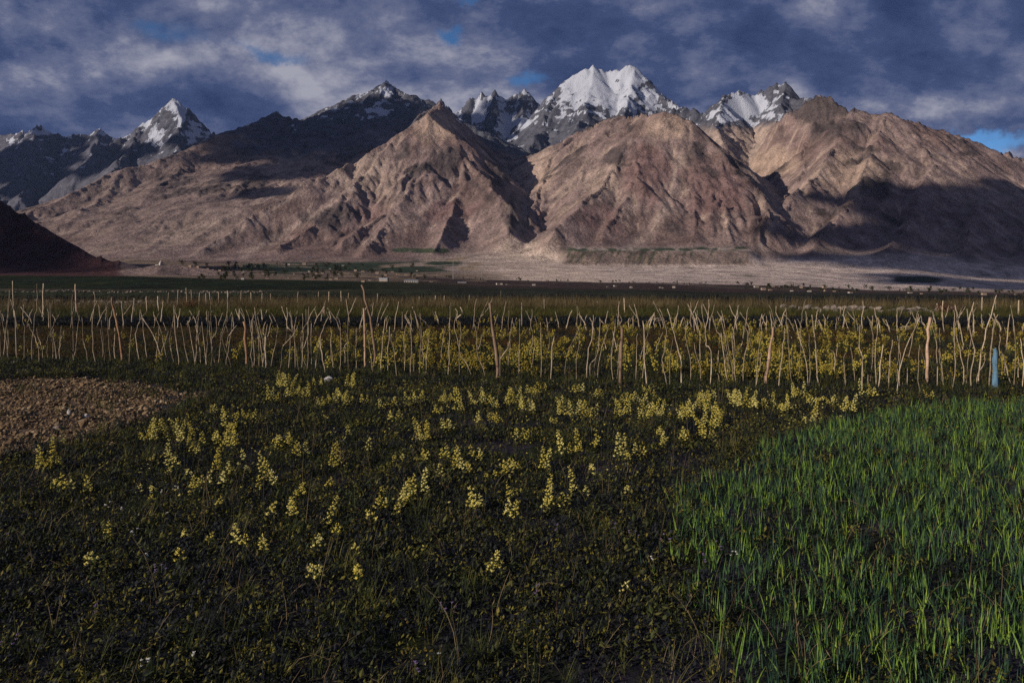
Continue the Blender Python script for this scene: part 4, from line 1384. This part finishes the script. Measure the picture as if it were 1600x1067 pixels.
# region : polylines from base to tip, as read off enlargements of the photograph
ST = {
    1: '''10,745 5,600 0,480|80,755 60,600 25,440 5,310|148,740 142,600 135,310*|213,765 218,520 203,365|290,785 282,600 295,480 310,340 328,240 322,75|352,790 335,640 310,550 240,425
390,780 370,650 345,560 320,465|430,775 412,620 425,545 465,460 480,400 515,368|497,780 492,660 475,560 467,470|512,740 530,590 540,440|630,785 660,660 675,560 678,480 700,350
773,780 755,660 735,570 722,375|848,790 820,660 810,400 835,240 822,152|918,800 908,640 890,400|978,775 958,640 945,420 935,255|1017,775 1005,640 1010,460|1132,790 1140,620 1155,450
1235,780 1210,650 1190,520 1220,410|1298,750 1280,640 1262,520 1250,390|1437,785 1395,640 1340,520 1255,375|1480,785 1440,620 1410,480 1350,345|695,780 695,735|1190,775 1190,725|1510,690 1480,560 1440,415''',
    2: '''85,795 35,620 30,540 55,420|125,810 100,650 80,450 70,260|208,800 165,630 130,420|268,810 225,600 190,400|312,800 285,600 255,440|280,700 260,590 295,500 300,440|357,815 335,620 310,410
430,805 395,600 380,470 378,400|440,805 470,720 475,530 515,430 540,260 540,140|575,820 550,740 500,600 490,530 520,440 540,280|395,570 440,480 430,350|530,630 540,520 525,450|545,540 615,440
595,770 608,700|758,840 745,700 755,480 755,330|815,835 815,600 800,500 765,400|808,570 745,525|838,825 860,700 865,560 885,430|873,850 872,640 870,540 850,500 865,410|910,835 925,740 960,600 975,480
890,540 918,410|1003,860 1010,680 1050,560 1060,430|1025,620 1110,530 1155,440|1065,850 1085,640 1090,520|1125,860 1128,560 1065,450|1105,480 1090,310|1122,520 1150,310
1260,830 1195,720 1185,600 1185,500 1225,430 1225,300|1272,860 1270,420*|1297,850 1330,660 1345,560|1410,885 1375,740 1350,590 1370,480 1418,375|1480,865 1450,720 1450,500 1425,450|1205,640 1245,520 1245,400''',
    3: '''18,865 0,760 -20,560|55,880 72,700 65,430 35,350|135,880 132,600 138,310|108,770 108,620 140,575 110,490|210,860 203,680 210,460|375,780 390,640 390,470 430,370 490,245|418,880 430,680 445,490 462,370
480,870 490,640 500,450|570,910 545,730 505,520|618,885 635,690 625,520 660,400|670,900 685,720 692,470 683,310|755,910 770,690 765,500 752,420|822,890 822,740 845,560 850,480|950,860 950,720 965,580 985,440
1015,900 1022,640 1025,370*|1115,910 1115,620 1130,510 1115,410|1240,900 1180,780 1125,700 1095,560 1065,440 1095,330|1338,905 1320,820 1272,700 1265,560 1245,430|1275,650 1315,520|1468,930 1465,700 1482,480
1472,730 1530,640 1560,560|1530,930 1550,640 1568,400''',
    4: '''125,910 115,720 122,380|135,905 150,855 178,850|225,910 232,640 240,560 235,510|340,910 360,720 390,570 330,410|402,940 405,700 425,535*|520,910 530,760 570,620 650,450 645,320 620,260|623,960 620,760 640,600 640,460
715,940 725,720 765,500 768,350|735,910 745,790 795,710 820,560 828,370|808,930 825,720 860,590 912,420|885,645 860,590|942,950 930,720 945,560 965,450|980,660 940,490|1150,960 1145,660 1160,510
1238,995 1220,720 1212,400*|1180,740 1230,560 1255,490|1430,990 1400,880 1375,740 1405,620 1405,430 1350,295|1440,1000 1445,720 1465,540|1540,990 1538,760 1510,640 1480,520 1425,295|1310,665 1345,580 1380,500''',
    5: '''20,930 18,720 0,650|98,900 105,760 70,560 60,440 45,345|195,880 172,810 180,640 178,480 145,310|272,935 275,720 260,600 225,580 228,430 255,290 248,200|220,440 195,310 195,240|352,920 330,780 335,640 345,500 320,470 280,340
415,920 395,780 350,480|475,920 462,720 445,480|470,670 470,560 455,430|475,660 515,600 545,490 545,420|540,920 540,720 575,560 590,440|630,630 600,560 560,440|645,955 660,720 695,470|835,965 855,720 885,530 885,440
965,950 930,780 915,560 918,430|990,930 1010,720 1022,570 1020,410 1040,280 1065,200|1090,960 1065,740 1022,560 970,370|1170,950 1155,760 1135,500 1112,330*|955,740 955,580 930,500|1300,800 1302,660 1250,612
1305,760 1330,570|1405,950 1385,760 1385,660 1410,650|1485,940 1465,820 1435,600|798,450 800,380 755,250|806,445 860,400 893,285''',
    6: '''140,990 150,680 120,600 122,410*|210,890 232,640 232,500 210,375|200,940 188,830|272,965 295,760 320,580*|372,960 372,740 398,540*|430,990 455,800 540,530 635,335*|530,940 525,760 565,500*|632,990 612,870 625,580
670,740 625,590|770,960 770,640 755,540|828,960 810,780 790,560 795,440|890,975 920,720 905,540 915,370 910,290*|965,960 990,820 970,680 930,500|985,620 975,550 960,400|1045,980 1060,780 1085,620 1040,440 1018,280*
1112,940 1125,740 1185,450 1235,280 1258,165*|1200,960 1215,640 1258,360*|1395,920 1340,770 1305,620*|1325,820 1345,600 1365,380 1395,320|1400,980 1420,760 1412,420*|1445,850 1448,690|1487,980 1485,720 1470,530*''',
}
PO = {   # thick posts: points, radius in enlargement pixels, material
    1: [('1078,775 1065,640 1035,450 1000,300 985,195', 11, M_post)],
    2: [('710,820 700,640 688,405', 14, M_post)],
    3: [('285,850 280,780 283,640 270,290', 10, M_ppost), ('335,850 372,740 362,600 340,420 305,280 257,85', 12, M_ppost), ('1447,935 1435,740 1405,480 1378,245', 15, M_ppost)],
    4: [('1010,990 1012,740 1020,460', 15, M_ppost)],
    5: [('722,940 740,780 765,640 797,440', 14, M_ppost)],
    6: [('680,940 688,720 690,520 717,350', 13, M_ppost)],
}


def fence_pts(reg, txt, off):
    ox, sc = ZO[reg]
    pp = [tuple(map(float, a.split(','))) for a in txt.replace('*', '').split()]
    P_ = [(ox + a / sc, 430 + c / sc) for a, c in pp]
    bx, by_ = P_[0]
    line = float(np.interp(bx, FENCE_PX, FENCE_PY))
    d = EYE * F / (max(by_, line - 9) - HY) if by_ > line - 24 else EYE * F / (line - 4 - HY)
    d += off
    out = []
    for i, (a, c) in enumerate(P_):
        dd = d + .05 * math.sin(i * 1.7 + a)
        out.append(((a - 800) / F * dd, dd - 12, EYE + (HY - c) / F * dd))
    if by_ > line - 12 and out[0][2] < .12:
        out[0] = (out[0][0], out[0][1], -.06)
    return out, d / (F * sc)


for reg, txt in ST.items():
    for ln in txt.replace('\n', '|').split('|'):
        off = random.uniform(-.06, .06)
        pts, u = fence_pts(reg, ln, off)
        r0 = (5.4 if '*' in ln else 3.9) * u * random.choice((random.uniform(.65, .95), random.uniform(.95, 1.45)))
        link('stick', stick_mesh(pts, r0, r0 * .55), fence, mat=M_stick)
for reg, lst in PO.items():
    for txt, rz_, mt in lst:
        pts, u = fence_pts(reg, txt, 0)
        link('post', stick_mesh(pts, rz_ * u, rz_ * u * .82, 10, 'post'), fence, mat=mt)
# thinner sticks woven in between
for _ in range(46):
    px = random.uniform(-30, 1630)
    base = float(np.interp(px, FENCE_PX, FENCE_PY)) - random.uniform(0, 7)
    d = EYE * F / (base + 1 - HY)
    u = d / F
    h, lean = random.uniform(50, 112), random.gauss(0, 9)
    k1 = random.gauss(0, 1.2)
    pts = [((px + lean * q + k1 * math.sin(q * 5) - 800) * u, d - 12 + random.uniform(-.05, .05), max(-.06, EYE + (HY - base + h * q) * u) if q else -.06) for q in (0, .3, .65, 1)]
    r0 = random.uniform(.45, .8) * u
    link('stick', stick_mesh(pts, r0, r0 * .5, 5), fence, mat=M_stick)
# wire strands, slack between the posts
for row in (533, 562, 590):
    hh = EYE - (row - HY) / F * 11.4
    xs = np.linspace(-10.5, 8.6, 60)
    T_ = Tri()
    T_.tube([(float(a), float(fence_y(a)) - 12 - .03, hh + .02 * math.sin(a * 2.1 + row) - .015 * math.sin(a * 5.3)) for a in xs], [.0022] * 60, 3)
    link('wire', T_.mesh('wire', [m_wire]), fence)

# blue painted post standing in the line at the right
px, w0 = 1552, 1.0
d = EYE * F / (613 - HY)
x0 = (1554.5 - 800) / F * d
S_ = d / (F * 5.336)
T_ = Tri()
zz = [-.05] + [EYE + (HY - 430 - v_ / 5.336) / F * d for v_ in (900, 800, 700, 640, 612)]
T_.tube([(0, 0, zz[0]), (.004, 0, zz[1]), (.014, .01, zz[2]), (.002, 0, zz[3]), (.012, 0, zz[4]), (-.006, 0, zz[5])], [27 * S_, 26 * S_, 20 * S_, 22 * S_, 17 * S_, 13 * S_], 9)
tag(link('painted_post', T_.mesh('painted_post', [M_blue]), loc=(x0, d, 0)), 'short stout post with worn pale blue paint among the sticks', 'post')

# second fence farther back: shorter looking crooked sticks, many forked
fence2 = tag(empty('stick_fence', (0, 25, 0)), 'farther row of thin forked sticks standing behind the yellow flowers', 'fence')
px = -40.0
while px < 1650:
    px += random.uniform(5, 15) if px > 900 else random.uniform(7, 20)
    base = float(np.interp(px, [-40, 400, 1000, 1650], [509, 512, 516, 520])) + random.uniform(-3, 5)
    h = random.choice((random.uniform(18, 34), random.uniform(26, 48)))
    d = EYE * F / (base - HY)
    u = d / F
    lean = random.gauss(0, 8)
    cx_ = random.choice((random.gauss(0, .5), random.gauss(0, .5), random.gauss(0, 1.8)))
    th_ = random.uniform(.55, 1.5)

    def pt(a, v_, dy=0):
        return ((a - 800) * u, d - 25 + dy, EYE + (HY - v_) * u)
    pts = [(lambda p: (p[0], p[1], -.05))(pt(px, base)), pt(px + lean * .3 + cx_, base - h * .4), pt(px + lean * .6 - cx_ * .4, base - h * .7), pt(px + lean, base - h)]
    link('stick', stick_mesh(pts, th_ * u, .5 * th_ * u, 5), fence2, mat=M_stick)
    if random.random() < .45:
        s_ = random.choice((-1, 1))
        pts = [pt(px + lean * .35 + cx_, base - h * .45), pt(px + lean * .5 + s_ * h * .15, base - h * .7, .05), pt(px + lean * .6 + s_ * h * .28, base - h * random.uniform(.9, 1.1), .08)]
        link('stick', stick_mesh(pts, .75 * u, .4 * u, 5), fence2, mat=M_stick)

# thin posts standing farther out beyond the reeds
post_line = tag(empty('post_fence', (0, 40, 0)), 'line of slim grey brown posts beyond the reeds at the left', 'fence')
for px, b_, top, r in [(118, 489, 444, 1.6), (20, 497, 439, 1.0), (68, 500, 443, 1.2), (229, 492, 463, 1.1), (247, 492, 463, 1.1), (210, 492, 466, 1.1), (264, 480, 457, .9), (279, 482, 453, 1.0), (291, 484, 450, .9),
                         (299, 482, 453, 1.1), (312, 484, 457, 1.0), (322, 482, 458, 1.0), (328, 476, 456, 1.1), (342, 478, 457, 1.0), (356, 482, 454, 1.1), (377, 480, 456, .8), (392, 481, 457, .8), (410, 480, 458, .8), (423, 480, 459, .8),
                         (466, 478, 456, .8), (498, 472, 456, 1.0), (514, 478, 456, 1.0), (506, 495, 480, 2.0), (533, 480, 455, .8), (545, 478, 458, .8), (590, 480, 459, .9)]:
    d = EYE * F / (b_ - HY)
    u = d / F
    lean = random.uniform(-3, 3)
    x = (px - 800) * u
    pts = [(x - lean * u, d - 40, float(gz(x, d)) - .05), (x - lean * .4 * u, d - 40, EYE + (HY - (b_ + top) / 2) * u), (x, d - 40, EYE + (HY - top) * u)]
    link('post', stick_mesh(pts, r * u, r * .8 * u, 5, 'post'), post_line, mat=M_stick if r < 1.5 else M_ppost)
post_line2 = tag(empty('post_fence', (0, 40, 0)), 'widely spaced thin posts on the far dark field at the right', 'fence')
for px, b_, top, r in [(655, 478, 463, .8), (680, 478, 462, .9), (694, 478, 462, .8), (733, 478, 461, .9), (782, 458.5, 454, .3), (851, 488, 467, .9), (883, 480, 469, .8), (933, 484, 470, .8), (976, 492, 466, .9), (1020, 482, 470, .8),
                         (1212, 494, 478, .8), (1332, 478, 471, .3), (1313, 492, 479, .8), (1374, 490, 479, .8), (1385, 484, 480, .7), (1465, 488, 474, 1.3), (1534, 488, 464, 1.1), (1555, 486, 470, .6), (1591, 492, 469, 1.3), (1472, 500, 470, .8)]:
    d = min(EYE * F / (max(b_, 464) - HY), 58)
    u = d / F
    x = (px - 800) * u
    pts = [(x, d - 40, float(gz(x, d)) - .05), (x + random.uniform(-1, 1) * u, d - 40, EYE + (HY - top) * u)]
    link('post', stick_mesh(pts, r * u, r * .8 * u, 5, 'post'), post_line2, mat=M_stick)

# ------------------------------------------------------------------ stones
m_stone, t, b = bsdf('pale_stone', .95, .1)
pos = t.node('ShaderNodeTexCoord').outputs['Object']
t.put(b.inputs['Base Color'], t.ramp(t.noise(pos, 6, 6, .65), [(.3, (.28, .25, .22)), (.5, (.48, .45, .41)), (.7, (.60, .57, .53))]))
m_gstone, t, b = bsdf('grey_stone', .95, .1)
pos = t.node('ShaderNodeTexCoord').outputs['Object']
t.put(b.inputs['Base Color'], t.ramp(t.noise(pos, 7, 6, .65), [(.3, (.09, .075, .062)), (.5, (.19, .155, .125)), (.7, (.30, .25, .20))]))


def stone_mesh(seed, sub=3, rough_=.35):
    bm = bmesh.new()
    bmesh.ops.create_icosphere(bm, subdivisions=sub, radius=1)
    for v_ in bm.verts:
        n_ = v_.co.copy()
        v_.co *= 1 + rough_ * mnoise.fractal(n_ * 1.1 + Vector((seed, 0, 0)), .8, 2, 4)
        for pl in range(5):
            rr = random.Random(seed * 31 + pl)
            nn = Vector((rr.uniform(-1, 1), rr.uniform(-1, 1), rr.uniform(-.6, 1))).normalized()
            e_ = v_.co.dot(nn) - .78
            if e_ > 0: v_.co -= nn * e_ * .85
    me = bpy.data.meshes.new('stone')
    bm.to_mesh(me)
    bm.free()
    return me


STM = [stone_mesh(s_) for s_ in range(5)]
for i, (px, py, w_, h_, lab, grp, mt) in enumerate([
        (513, 597, 16, 11, 'white stone at the foot of the fence amid yellow flowers', None, m_stone),
        (22, 571, 12, 8, 'flat brownish stone at the left end of the fence foot', None, m_gstone),
        (134, 573, 9, 7, 'grey brown stone at the fence foot beside short stub sticks', None, m_gstone),
        (189, 577, 10, 8, 'grey stone at the foot of the leaning post', None, m_gstone),
        (262, 575, 8, 6, 'small grey stone lying under the fence sticks right of the leaning post', None, m_gstone),
        (362, 580, 7, 6, 'small pale stone at the foot of a bent stick beside the brown post', None, m_gstone),
        (1401, 626, 12, 8, 'tan stone between the barley and the fence at the right', None, m_gstone),
        (135, 652, 10, 8, 'pale stone lying amid the tilled clods', None, m_stone),
        (90, 668, 14, 9, 'bluish grey stone at the near edge of the tilled plot', None, m_gstone),
        (108, 646, 6, 11, 'upright pale stone on the tilled plot', None, m_stone)]):
    d = EYE * F / (py - HY)
    x = (px - 800) / F * d
    me = STM[i % 5].copy()
    me.materials.clear()
    o = tag(link('stone', me, loc=(x, d, float(gz(x, d)) + h_ * d / F * .3), mat=mt), lab, 'stone', grp)
    o.scale = (w_ * d / F * .55, w_ * d / F * .45, h_ * d / F * .55)
    o.rotation_euler = (0, 0, random.uniform(0, 6))

# low dry stone walls crossing the field at the left
def stone_wall(name, label, a, c, n, hmax, mt):
    bm = bmesh.new()
    for _ in range(n):
        q = random.random()
        x, y = a[0] + (c[0] - a[0]) * q + random.gauss(0, .12), a[1] + (c[1] - a[1]) * q + random.gauss(0, .35)
        s_ = random.uniform(.06, .17)
        zb = float(gz(x, y)) if y < 61 else terr_z(x, y)
        g = bmesh.ops.create_icosphere(bm, subdivisions=1, radius=s_)
        for v_ in g['verts']:
            v_.co = Vector((v_.co.x * 1.25 + x, v_.co.y + y, v_.co.z * .7 + zb + random.uniform(0, .03) + s_ * .3)) + Vector((random.uniform(-.04, .04), random.uniform(-.04, .04), random.uniform(-.03, .03)))
        if random.random() < .5 * hmax:
            for v_ in g['verts']: v_.co.z += s_ * .9
    me = bpy.data.meshes.new(name)
    bm.to_mesh(me)
    bm.free()
    root = tag(empty(name, ((a[0] + c[0]) / 2, (a[1] + c[1]) / 2, 0)), label, 'wall')
    o = tag(link('stones', me, root, mat=mt), kind='stuff')
    o.location = (-(a[0] + c[0]) / 2, -(a[1] + c[1]) / 2, 0)


stone_wall('stone_wall', 'low tumbled stone wall in the dark field behind the posts at the left', gpt(40, 474), gpt(300, 479), 230, 1, m_gstone)
stone_wall('stone_wall', 'long pale stone line below the green bank at the far left', (-75, 106), (-32, 104), 220, .6, m_gstone)
stone_wall('stone_wall', 'pale stone row across the dark field at the right', gpt(1230, 486), gpt(1480, 490), 220, .6, m_gstone)

# brush heap and dark red shrub on the far side
def brush(name, label, px, py, wpx, hpx, n, mats, leafy):
    d = EYE * F / (py - HY)
    u = d / F
    x = (px - 800) * u
    root = tag(empty(name, (x, d, float(gz(x, d)))), label, 'shrub' if leafy else 'brushwood')
    T_, L_ = Tri(), Tri()
    for _ in range(n):
        a = random.uniform(0, 6.28)
        if leafy:
            p0 = (random.gauss(0, wpx * u * .15), random.gauss(0, .2), 0)
            p1 = (random.gauss(0, wpx * u * .28), random.gauss(0, .4), random.uniform(.5, 1) * hpx * u)
        else:
            z_ = random.uniform(.02, 1) * hpx * u * .8
            p0 = (random.uniform(-.5, .2) * wpx * u, random.gauss(0, .2), z_ * .6)
            p1 = (p0[0] + random.uniform(.2, .55) * wpx * u, random.gauss(0, .3), z_ + random.uniform(-.1, .25) * hpx * u)
        mid = tuple((p + q) / 2 + random.gauss(0, .04) for p, q in zip(p0, p1))
        T_.tube([p0, mid, p1], [.014, .011, .006], 4)
        if leafy:
            for _ in range(26):
                q = random.uniform(.2, 1.05)
                c = [a_ + (b_ - a_) * q + random.gauss(0, .1) for a_, b_ in zip(p0, p1)]
                L_.leaf(c, random.uniform(0, 6.28), random.uniform(-.3, 1.2), random.uniform(.05, .12), .03)
    link('branches', T_.mesh('branches', [mats[0]]), root)
    if leafy: link('foliage', L_.mesh('foliage', [mats[1]]), root)


M_red = leaf_mat('dark_red_leaf', [(0.1, (.045, .014, .010)), (0.9, (.085, .028, .018))])
brush('brush_heap', 'heap of cut pale branches lying beyond the yellow flowers', 1022, 509, 30, 14, 26, [M_stick], False)
brush('brush_heap', 'small untidy heap of cut branches near the far sticks right of the middle', 1408, 516, 26, 12, 20, [M_stick], False)
brush('shrub', 'dark red shrub beside a post on the far field at the right', 1478, 492, 30, 17, 46, [M_post, M_red], True)
brush('shrub', 'rusty brown shrub among the far posts at the left', 296, 486, 26, 18, 40, [M_post, M_rust], True)

# ------------------------------------------------------------------ village
m_wall, t, b = bsdf('whitewash', .9, .1)
oi = t.node('ShaderNodeObjectInfo').outputs['Random']
pos = t.node('ShaderNodeTexCoord').outputs['Object']
t.put(b.inputs['Base Color'], t.mix(t.noise(pos, 2, 4), t.ramp(oi, [(0, (.30, .25, .21)), (.5, (.42, .38, .34)), (1, (.60, .58, .55))]), (.30, .25, .20)))
m_mud, t, b = bsdf('mud_wall', .95, .05)
b.inputs['Base Color'].default_value = (.30, .22, .16, 1)
m_roof, t, b = bsdf('earth_roof', .95, .05)
b.inputs['Base Color'].default_value = (.16, .115, .085, 1)
m_tin, t, b = bsdf('blue_grey_roof', .5, .3)
b.inputs['Base Color'].default_value = (.15, .17, .22, 1)
m_win, t, b = bsdf('dark_window', .3, .4)
b.inputs['Base Color'].default_value = (.02, .02, .025, 1)


def box_mesh(name, w_, d_, h_, z0=0, x0=0, y0=0, mat=None):
    v_ = [(x0 + a * w_ / 2, y0 + c * d_ / 2, z0 + e * h_) for e in (0, 1) for a, c in ((-1, -1), (1, -1), (1, 1), (-1, 1))]
    f = [(0, 3, 2, 1), (4, 5, 6, 7), (0, 1, 5, 4), (1, 2, 6, 5), (2, 3, 7, 6), (3, 0, 4, 7)]
    me = bpy.data.meshes.new(name)
    me.from_pydata(v_, [], f)
    if mat: me.materials.append(mat)
    return me


HK = {}
for key, wm in (('white', m_wall), ('mud', m_mud)):
    HK[key] = (box_mesh('wall', 1, .8, .9, -.3, mat=wm), box_mesh('roof', 1.06, .86, .08, .60, mat=m_roof), box_mesh('window', .13, .03, .2, .22, mat=m_win))
SHED = (box_mesh('wall', 1, .3, .9, -.3, mat=m_wall), box_mesh('roof', 1.02, .34, .3, .602, mat=m_tin), box_mesh('window', .03, .03, .3, .15, mat=m_win))
HL = {
    'l': ('houses of the far village at the left', 'tiny pale flat roofed house in the far village below the left mountains'),
    'm': ('houses on the brown plain', 'tiny white house alone on the dark brown plain before the pale fan'),
    'r': ('houses of the right village', 'tiny white house in the tree fringed village under the right mountain')}


HB = {}


def house(px, py, wpx, key='white', label=None, grp=None, kit=None, asp=.75):
    x, y, z = terr_hit(px, py, 330, 3100)
    wm = wpx / F * y
    r = tag(empty('house', (x, y, z), random.uniform(-.4, .4)), label or HL[grp][1], 'house', None if label else HL[grp][0])
    r.scale = (wm, wm, wm * asp * (1 if kit else random.uniform(.6, 1.3)))
    if not label:
        HB.setdefault((grp, 'upper' if grp == 'l' and py < 423 else 'lower' if grp == 'l' and py > 429.6 else 'middle', int(px // 70) if grp == 'l' else 0), []).append((px, r))
    k_ = kit or HK[key]
    link('wall', k_[0], r)
    link('roof', k_[1], r)
    if kit:
        for i in range(6): link('window', k_[2], r, (-.42 + i * .165, -.16, 0))
    else:
        for q in (-.28, 0.0, .28): link('window', k_[2], r, (q, -.405, 0))
    return r


for px, py in [(294, 425), (298, 426), (310, 427), (325, 427.5), (333, 427.5), (344, 427.5), (365, 421), (371, 420.5), (379, 423), (380, 426), (377, 417.5), (399, 417.5), (403, 429), (411, 430), (452, 414.5), (446, 418),
               (476, 414), (453, 436), (462, 430), (484, 426), (494, 429), (373, 437), (380, 437), (418, 436), (510, 413), (516, 421.5), (536, 416), (518, 432), (526, 437), (517, 438), (564, 429.5), (547, 428),
               (530, 429), (567, 426), (568, 441), (578, 439), (603, 431), (613, 426), (634, 431), (647, 434), (652, 424), (674, 441), (358, 424), (388, 428), (470, 435), (492, 434), (505, 428), (540, 434), (556, 424), (590, 428), (622, 430)]:
    house(px, py, random.uniform(2.6, 5.6), random.choice(('white', 'mud', 'mud')), grp='l')
for px, py in [(949, 448.5), (961, 448), (986, 450), (1031, 450), (1035, 450.5), (1053, 450), (834, 446.5), (778, 445), (784, 445), (792, 445)]:
    house(px, py, random.uniform(2.5, 5), grp='m')
for px, py in [(1189, 453), (1206, 449), (1207, 455), (1219, 449.5), (1234, 455), (1290, 450), (1286, 456), (1330, 457.5), (1424, 459), (1438, 459.5), (1537, 461), (1585, 461), (1250, 451), (1303, 455), (1180, 450), (1262, 456)]:
    house(px + random.uniform(-4, 4), py + random.uniform(-1, 1), random.uniform(3, 6.5), random.choice(('white', 'mud')), grp='r')
house(600, 440, 15, label='pale house with blue grey roof at the near edge of the left village', kit=SHED, asp=.4)
house(643, 441.5, 22, label='long low blue grey roofed building right of the left village', kit=SHED, asp=.22)
house(722, 442.5, 13, label='long low white building alone on the plain right of the village', kit=SHED, asp=.2)

HPH = {'l': 'left village houses, {} row, {}', 'm': 'tiny white houses on the dark plain', 'r': 'tiny white houses under the right mountain'}
WHERE = {4: 'near the shrine', 5: 'below the left mountain', 6: 'under green fields', 7: 'left of blue roofs', 8: 'around blue roofs', 9: 'at its right end'}
for (grp, rw, ix), lst in HB.items():
    lst.sort(key=lambda q: q[0])
    for i, (_, o) in enumerate(lst):
        o['label'] = f'{in_order(len(lst), i)} of the ' + HPH[grp].format(rw, WHERE.get(ix, 'at its edge'))

# white shrine crowning the knoll
x, y, z = terr_hit(252, 417.5, 1150, 1400)
sh = tag(empty('shrine', (x, y, z)), 'white shrine crowning the small knoll left of the village', 'shrine')
u = y / F
T_ = Tri()
for i, (r, zt) in enumerate(((4.2, .0), (3.6, 1.2), (3.0, 2.4))):
    T_.tube([(0, 0, zt * u - 1), (0, 0, (zt + 1.3) * u)], [r * u, r * u], 4)
link('stepped_base', T_.mesh('stepped_base', [m_wall]), sh)
T_ = Tri()
T_.tube([(0, 0, 3.4 * u), (0, 0, 4.4 * u), (0, 0, 5.6 * u), (0, 0, 6.4 * u)], [2.0 * u, 2.4 * u, 1.9 * u, .6 * u], 10)
link('dome', T_.mesh('dome', [m_wall], True), sh)
T_ = Tri()
T_.tube([(0, 0, 6.3 * u), (0, 0, 8.6 * u)], [.6 * u, .15 * u], 6)
link('spire', T_.mesh('spire', [m_wall]), sh)
link('side_building', box_mesh('side_building', 5 * u, 4 * u, 2.4 * u, -2, -6 * u, 0, m_wall), sh)

# trees and bushes around the houses
M_tree = leaf_mat('willow_leaf', [(0.1, (.014, .020, .009)), (0.5, (.030, .040, .014)), (0.9, (.055, .055, .018))], .2, .05)
m_trunk, t, b = bsdf('trunk_bark', .95, .05)
b.inputs['Base Color'].default_value = (.10, .075, .055, 1)
TK = []
for v_ in range(4):
    Cn, Tk = Tri(), Tri()
    slim = v_ == 3
    Tk.tube([(0, 0, -.1), (.02, 0, .3), (0, .03, .75)], [.05, .04, .012], 5)
    for _ in range(5):
        a = random.uniform(0, 6.28)
        Tk.tube([(0, 0, random.uniform(.2, .4)), (.2 * math.cos(a), .2 * math.sin(a), random.uniform(.5, .75))], [.02, .008], 4)
    cl = [(random.gauss(0, .10 if slim else .24), random.gauss(0, .10 if slim else .24), random.uniform(.3, .95)) for _ in range(9)]
    for _ in range(170):
        c = random.choice(cl)
        Cn.leaf([q + random.gauss(0, .06 if slim else .10) for q in c], random.uniform(0, 6.28), random.uniform(-.5, 1.2), random.uniform(.12, .22), .14)
    TK.append((Tk.mesh('trunk', [m_trunk]), Cn.mesh('crown', [M_tree])))
TL = {'l': ('trees of the far village at the left', 'tiny dark leafy tree among the houses of the far left village'),
      'm': ('trees edging the brown plain', 'tiny dark tree in the row where the brown plain meets the pale fan'),
      'r': ('trees of the right village', 'tiny dark tree among the houses under the right mountain')}


def tree(px, py, hpx, grp):
    x, y, z = terr_hit(px, py, 330, 3200)
    h = hpx / F * y
    r = tag(empty('tree', (x, y, z), random.uniform(0, 6.28), h), TL[grp][1], 'tree', TL[grp][0])
    a, c = random.choice(TK)
    link('trunk', a, r)
    link('crown', c, r)


for _ in range(110):
    px = random.choice((random.gauss(375, 25), random.uniform(285, 660), random.uniform(330, 660), random.gauss(505, 22)))
    tree(px, random.uniform(424, 440) if random.random() < .7 else random.uniform(415, 425), random.uniform(4.5, 9.5), 'l')
for _ in range(50):
    px = random.uniform(640, 1170)
    tree(px, float(np.interp(px, [640, 900, 1170], [434, 441, 446])) + random.uniform(-1.5, 2.5), random.uniform(2.5, 5), 'm')
for _ in range(70):
    px = random.uniform(1165, 1600)
    tree(px, float(np.interp(px, [1165, 1300, 1600], [451, 455, 460])) + random.uniform(-4, 2.5), random.uniform(3.5, 7.5), 'r')

# mast standing on the plain before the front pyramid
x, y, z = terr_hit(708, 437, 900, 2200)
T_ = Tri()
T_.tube([(0, 0, -1), (0, 0, 30 / F * y)], [.35, .2], 5)
m_mast, t, b = bsdf('mast_steel', .6, .3)
b.inputs['Base Color'].default_value = (.35, .33, .32, 1)
tag(link('mast', T_.mesh('mast', [m_mast]), loc=(x, y, z)), 'thin tall mast on the plain before the pyramid shaped mountain', 'mast')
